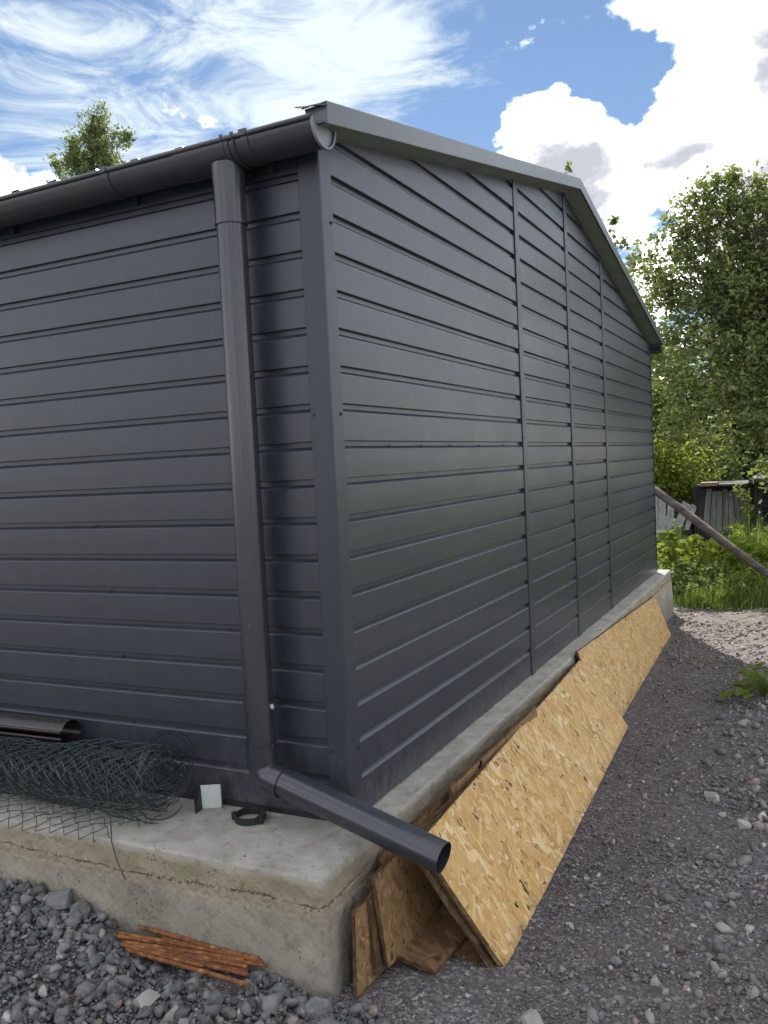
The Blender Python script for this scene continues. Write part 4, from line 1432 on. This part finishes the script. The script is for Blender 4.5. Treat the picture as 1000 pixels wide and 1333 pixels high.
def bush(name, label, cat, blobs, per, cr, ln_, ls, mat, seed, group=None, flat=0.5, droop=-0.1):
    r = np.random.default_rng(seed)
    b0 = blobs[0][0]; base = (b0[0], b0[1], gz(b0[0], b0[1]))
    root = empty(name, base, label, cat, group)
    C = blob_points(blobs, per, r)
    C = C[C[:, 2] > gheight(C[:, 0], C[:, 1]) + 0.01]
    mb = MB()
    for k in r.choice(len(C), min(len(C), 40), replace=False):
        c = C[k]
        s0 = (c[0] * 0.6 + base[0] * 0.4, c[1] * 0.6 + base[1] * 0.4, gz(c[0], c[1]) - 0.02)
        limb(mb, s0, c, 0.006, 0.002, r, 5, 0.06)
    mb.build('stems', M_WEED, root)
    V, F = leaves(C, ln_, cr, ls, r, flat, droop)
    obj('foliage', V, F, mat, root)
    return root


def gb(x, y, a, b, h, dz=0.0): return ((x, y, gz(x, y) + h * 0.75 + dz), (a, b, h))


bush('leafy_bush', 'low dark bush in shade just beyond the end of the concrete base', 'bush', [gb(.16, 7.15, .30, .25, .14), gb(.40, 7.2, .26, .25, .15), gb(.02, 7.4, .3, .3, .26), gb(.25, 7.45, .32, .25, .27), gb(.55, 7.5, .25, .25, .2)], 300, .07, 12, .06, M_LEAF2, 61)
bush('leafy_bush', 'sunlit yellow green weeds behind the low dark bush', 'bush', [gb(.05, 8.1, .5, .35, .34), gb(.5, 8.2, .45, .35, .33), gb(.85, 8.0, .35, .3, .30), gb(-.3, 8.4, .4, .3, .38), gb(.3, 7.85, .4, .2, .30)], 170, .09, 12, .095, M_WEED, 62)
bush('leafy_bush', 'sunlit weeds under the leaning pole at the right', 'bush', [gb(1.0, 7.5, .35, .3, .22), gb(1.35, 7.3, .4, .4, .22), gb(.75, 7.35, .25, .25, .20), gb(1.15, 6.95, .25, .2, .12)], 220, .07, 12, .075, M_WEED, 63)
bush('leafy_bush', 'green nettles standing in front of the silvery plank shed', 'bush', [gb(.40, 9.8, .45, .3, .30), gb(.85, 9.9, .35, .3, .32), gb(-.15, 9.7, .4, .3, .28)], 130, .09, 12, .085, M_WEED, 64)
bush('leafy_bush', 'bushy weeds at the foot of the dark timber stack', 'bush', [gb(1.3, 9.3, .5, .4, .34), gb(1.0, 9.0, .35, .4, .28)], 130, .09, 12, .08, M_WEED, 65)
bush('leafy_bush', 'tall weeds beside the garage end below the old leaning boards', 'bush', [gb(-.35, 9.4, .45, .4, .38), gb(-.1, 9.0, .3, .3, .3)], 130, .09, 12, .075, M_WEED, 66)
bush('leafy_bush', 'spray of leaves hanging before the plank shed roof', 'bush', [((at(966, 648, 10.9).x, 10.9, at(966, 640, 10.9).z), (.16, .2, .16)), ((at(978, 672, 10.9).x, 10.9, at(978, 660, 10.9).z), (.10, .2, .14))], 160, .08, 12, .06, M_LEAF, 67)


def blades(name, label, n, xy, h, mat, seed, w=0.004):
    r = np.random.default_rng(seed)
    X, Y = xy(r, n); n = len(X); Z = gheight(X, Y)
    H = h * np.exp(r.normal(0, 0.35, n)); a = r.uniform(0, 6.28, n); lean = r.uniform(0.1, 0.9, n) * H
    dx, dy = np.cos(a), np.sin(a)
    wx, wy = -np.sin(a) * w, np.cos(a) * w
    P0 = np.stack([X - wx, Y - wy, Z], 1); P1 = np.stack([X + wx, Y + wy, Z], 1)
    M0 = np.stack([X + dx * lean * .3 - wx * .8, Y + dy * lean * .3 - wy * .8, Z + H * .6], 1); M1 = np.stack([X + dx * lean * .3 + wx * .8, Y + dy * lean * .3 + wy * .8, Z + H * .6], 1)
    T0 = np.stack([X + dx * lean - wx * .1, Y + dy * lean - wy * .1, Z + H], 1); T1 = np.stack([X + dx * lean + wx * .1, Y + dy * lean + wy * .1, Z + H], 1)
    V = np.stack([P0, P1, M1, M0, T1, T0], 1).reshape(-1, 3)
    b = np.arange(n) * 6
    F = np.concatenate([np.stack([b, b + 1, b + 2, b + 3], 1), np.stack([b + 3, b + 2, b + 4, b + 5], 1)])
    o = obj(name, V, F, mat); setp(o, label, kind='stuff'); return o


def xy_g1(r, n):
    x = r.uniform(-1.0, 3.5, n); y = 6.45 + 0.42 * (1.2 - x) * 0.9 + r.exponential(1.6, n) + 0.12 * np.sin(x * 9)
    k = ((y < 7.5) | (y > 9.4)) & (y < 16) & ~((x < SX + .03) & (y < SY1 + 0.03))
    return x[k], y[k]


blades('grass', 'green grass growing beyond the gravel', 26000, xy_g1, 0.055, M_GRASS, 71)


def tuft(x0, y0, s, hh, nn, sd, lb):
    def f(r, n):
        return r.normal(x0, s, n), r.normal(y0, s, n)
    o = blades('grass_tuft', lb, nn, f, hh, M_GRASS, sd, 0.0045)
    del o['kind']; setp(o, lb, 'grass tuft', 'tufts of long grass along the gravel edge')


tuft(.52, 6.95, .10, .17, 380, 72, 'soft rounded tuft of long grass beside the low dark bush')
tuft(.98, 6.80, .12, .20, 300, 73, 'tuft of tall blades at the gravel edge right of the rounded tuft')
tuft(.25, 6.85, .08, .14, 200, 74, 'short grass tuft close to the end of the concrete base')
tuft(1.25, 6.6, .14, .20, 300, 75, 'grass tuft at the right edge of the photo by the gravel')
tuft(.62, 9.3, .12, .46, 240, 76, 'upright tuft of iris-like blades before the plank shed')


def broad_plant():
    """broad leaved plant with lobed leaves at the right edge of the gravel"""
    root = empty('broad_leaved_plant', (1.06, 3.25, gz(1.06, 3.25)), 'low plant with broad green leaves at the right edge of the gravel', 'plant')
    r = np.random.default_rng(81)
    me = None
    for k in range(38):
        a = r.uniform(0, 6.28); d = r.uniform(0.02, 0.22)
        bx, by = 1.06 + d * math.cos(a), 3.25 + d * 1.4 * math.sin(a)
        z = gz(bx, by) + r.uniform(0.04, 0.17)
        L = r.uniform(0.06, 0.10); tilt = r.uniform(-0.3, 0.5)
        V = []; F = []; n = 14
        for j in range(n + 1):
            t = j / n
            w = L * 0.42 * math.sin(math.pi * t ** 0.8) * (1 + 0.22 * math.sin(j * 2.6))
            for s_ in (-1, 0, 1):
                lx = t * L * 1.2; ly = s_ * w; lz = abs(s_) * w * 0.25 - 0.6 * tilt * lx - 1.8 * (t ** 2) * L * 0.12
                V.append((bx + lx * math.cos(a) - ly * math.sin(a), by + lx * math.sin(a) + ly * math.cos(a), z + lz))
        for j in range(n):
            for s_ in range(2):
                b = j * 3 + s_; F.append((b, b + 1, b + 4, b + 3))
        obj('leaf', V, F, M_WEED, root, smooth=True)
        MB().tube([(1.06, 3.25, gz(1.06, 3.25)), ((bx + 1.06) / 2, (by + 3.25) / 2, z * 0.7 + gz(1.06, 3.25) * 0.3 + 0.02), (bx, by, z)], 0.0022, 5).build('stalk', M_WEED, root)


broad_plant()

# ------------------------------------------------------------------ leaning pole, sheds, old boards behind
pa = at(838, 628, 7.6); pb = at(992, 742, 7.0); pc_ = at(1040, 775, 6.8)
o = MB().tube([pa, pa.lerp(pb, .33) + Vector((0, 0, .012)), pa.lerp(pb, .66), pb, pc_], [.046, .044, .042, .041, .04], 12).build('leaning_pole', M_POLE, loc=pc_)
autosmooth(o, 50)
setp(o, 'long weathered timber pole sloping down from behind the garage', 'pole')


def quadp(pts, Y, th=0.03):
    return [at(px, py, Y) for px, py in pts], th


shed = empty('plank_shed', tuple(at(940, 685, 11.5)), 'small silvery grey plank shed leaning to one side among weeds', 'shed')
r = np.random.default_rng(91)
edges = np.linspace(0, 1, 8)
for k in range(7):
    a, b = edges[k] + 0.006, edges[k + 1] - 0.006
    topL = 920 + (968 - 920) * a; topR = 920 + (968 - 920) * b
    botL = 914 + (976 - 914) * a; botR = 914 + (976 - 914) * b
    dy = r.uniform(-2, 3)
    Y = 11.5 + 0.02 * (k % 2)
    q = [at(botL, 692, Y), at(botR, 692, Y), at(topR, 637 + dy, Y), at(topL, 637 + dy, Y)]
    MB().hexa(q, (0, 0.03, 0)).build('plank', M_PLANK, shed)
q = [at(909, 690, 11.55), at(914, 690, 11.5), at(920, 636, 11.5), at(911, 638, 11.55)]
MB().hexa(q, (0, 0.04, 0)).build('corner_post', M_DARKW, shed)
p0, p1 = at(907, 634, 11.3), at(978, 636, 11.4)
mb = MB().box((p0.x, 11.3, p0.z - 0.0), (p1.x - 0.05, 12.6, p0.z + 0.03)); mb.build('roof', M_GROOF, shed)
p0, p1 = at(912, 633, 11.2), at(933, 633, 11.2)
MB().box((p0.x, 11.15, p0.z), (p1.x, 11.6, p0.z + 0.05)).build('roof_sheet', M_FELT, shed)
MB().box((at(912, 640, 12.5).x, 11.56, -0.5), (at(970, 640, 12.5).x, 12.5, p0.z - 0.01)).build('inner_wall', M_DARKW, shed)

st = empty('timber_stack', tuple(at(1010, 690, 10.8)), 'dark open shed of stacked timber at the right edge', 'shed')
pL = at(978, 627, 10.8); 
for k in range(9):
    z = at(985, 680, 10.8).z + k * 0.068
    x0 = pL.x + r.uniform(0.0, 0.10)
    MB().box((x0 + 0.05, 10.8 + 0.02 * (k % 3), z), (x0 + 1.9, 11.9, z + 0.055)).build('timber', M_DARKW, st)
MB().box((pL.x - 0.02, 10.6, pL.z + 0.0), (pL.x + 2.2, 12.1, pL.z + 0.05)).build('roof', M_GROOF, st)
MB().box((pL.x + 0.04, 10.7, -0.4), (pL.x + 0.09, 10.76, pL.z)).build('post', M_DARKW, st)

# pile of grey old boards left of the shed, close to the garage
ob = empty('old_boards', tuple(at(875, 690, 10.2)), 'grey weathered boards leaning together behind the weeds near the garage', 'board pile')
for k, (a, b, c, d) in enumerate((((846, 690), (856, 690), (856, 640), (846, 636)), ((857, 690), (866, 690), (867, 648), (857, 644)), ((867, 690), (874, 690), (879, 655), (870, 650)), ((876, 690), (886, 690), (900, 658), (889, 652)), ((890, 690), (897, 690), (907, 660), (901, 656)))):
    MB().hexa([at(*a, 10.2 + .03 * k), at(*b, 10.2 + .03 * k), at(*c, 10.5), at(*d, 10.5)], (0, .03, 0)).build('board', M_PLANK, ob)

SC.render.engine = 'CYCLES'
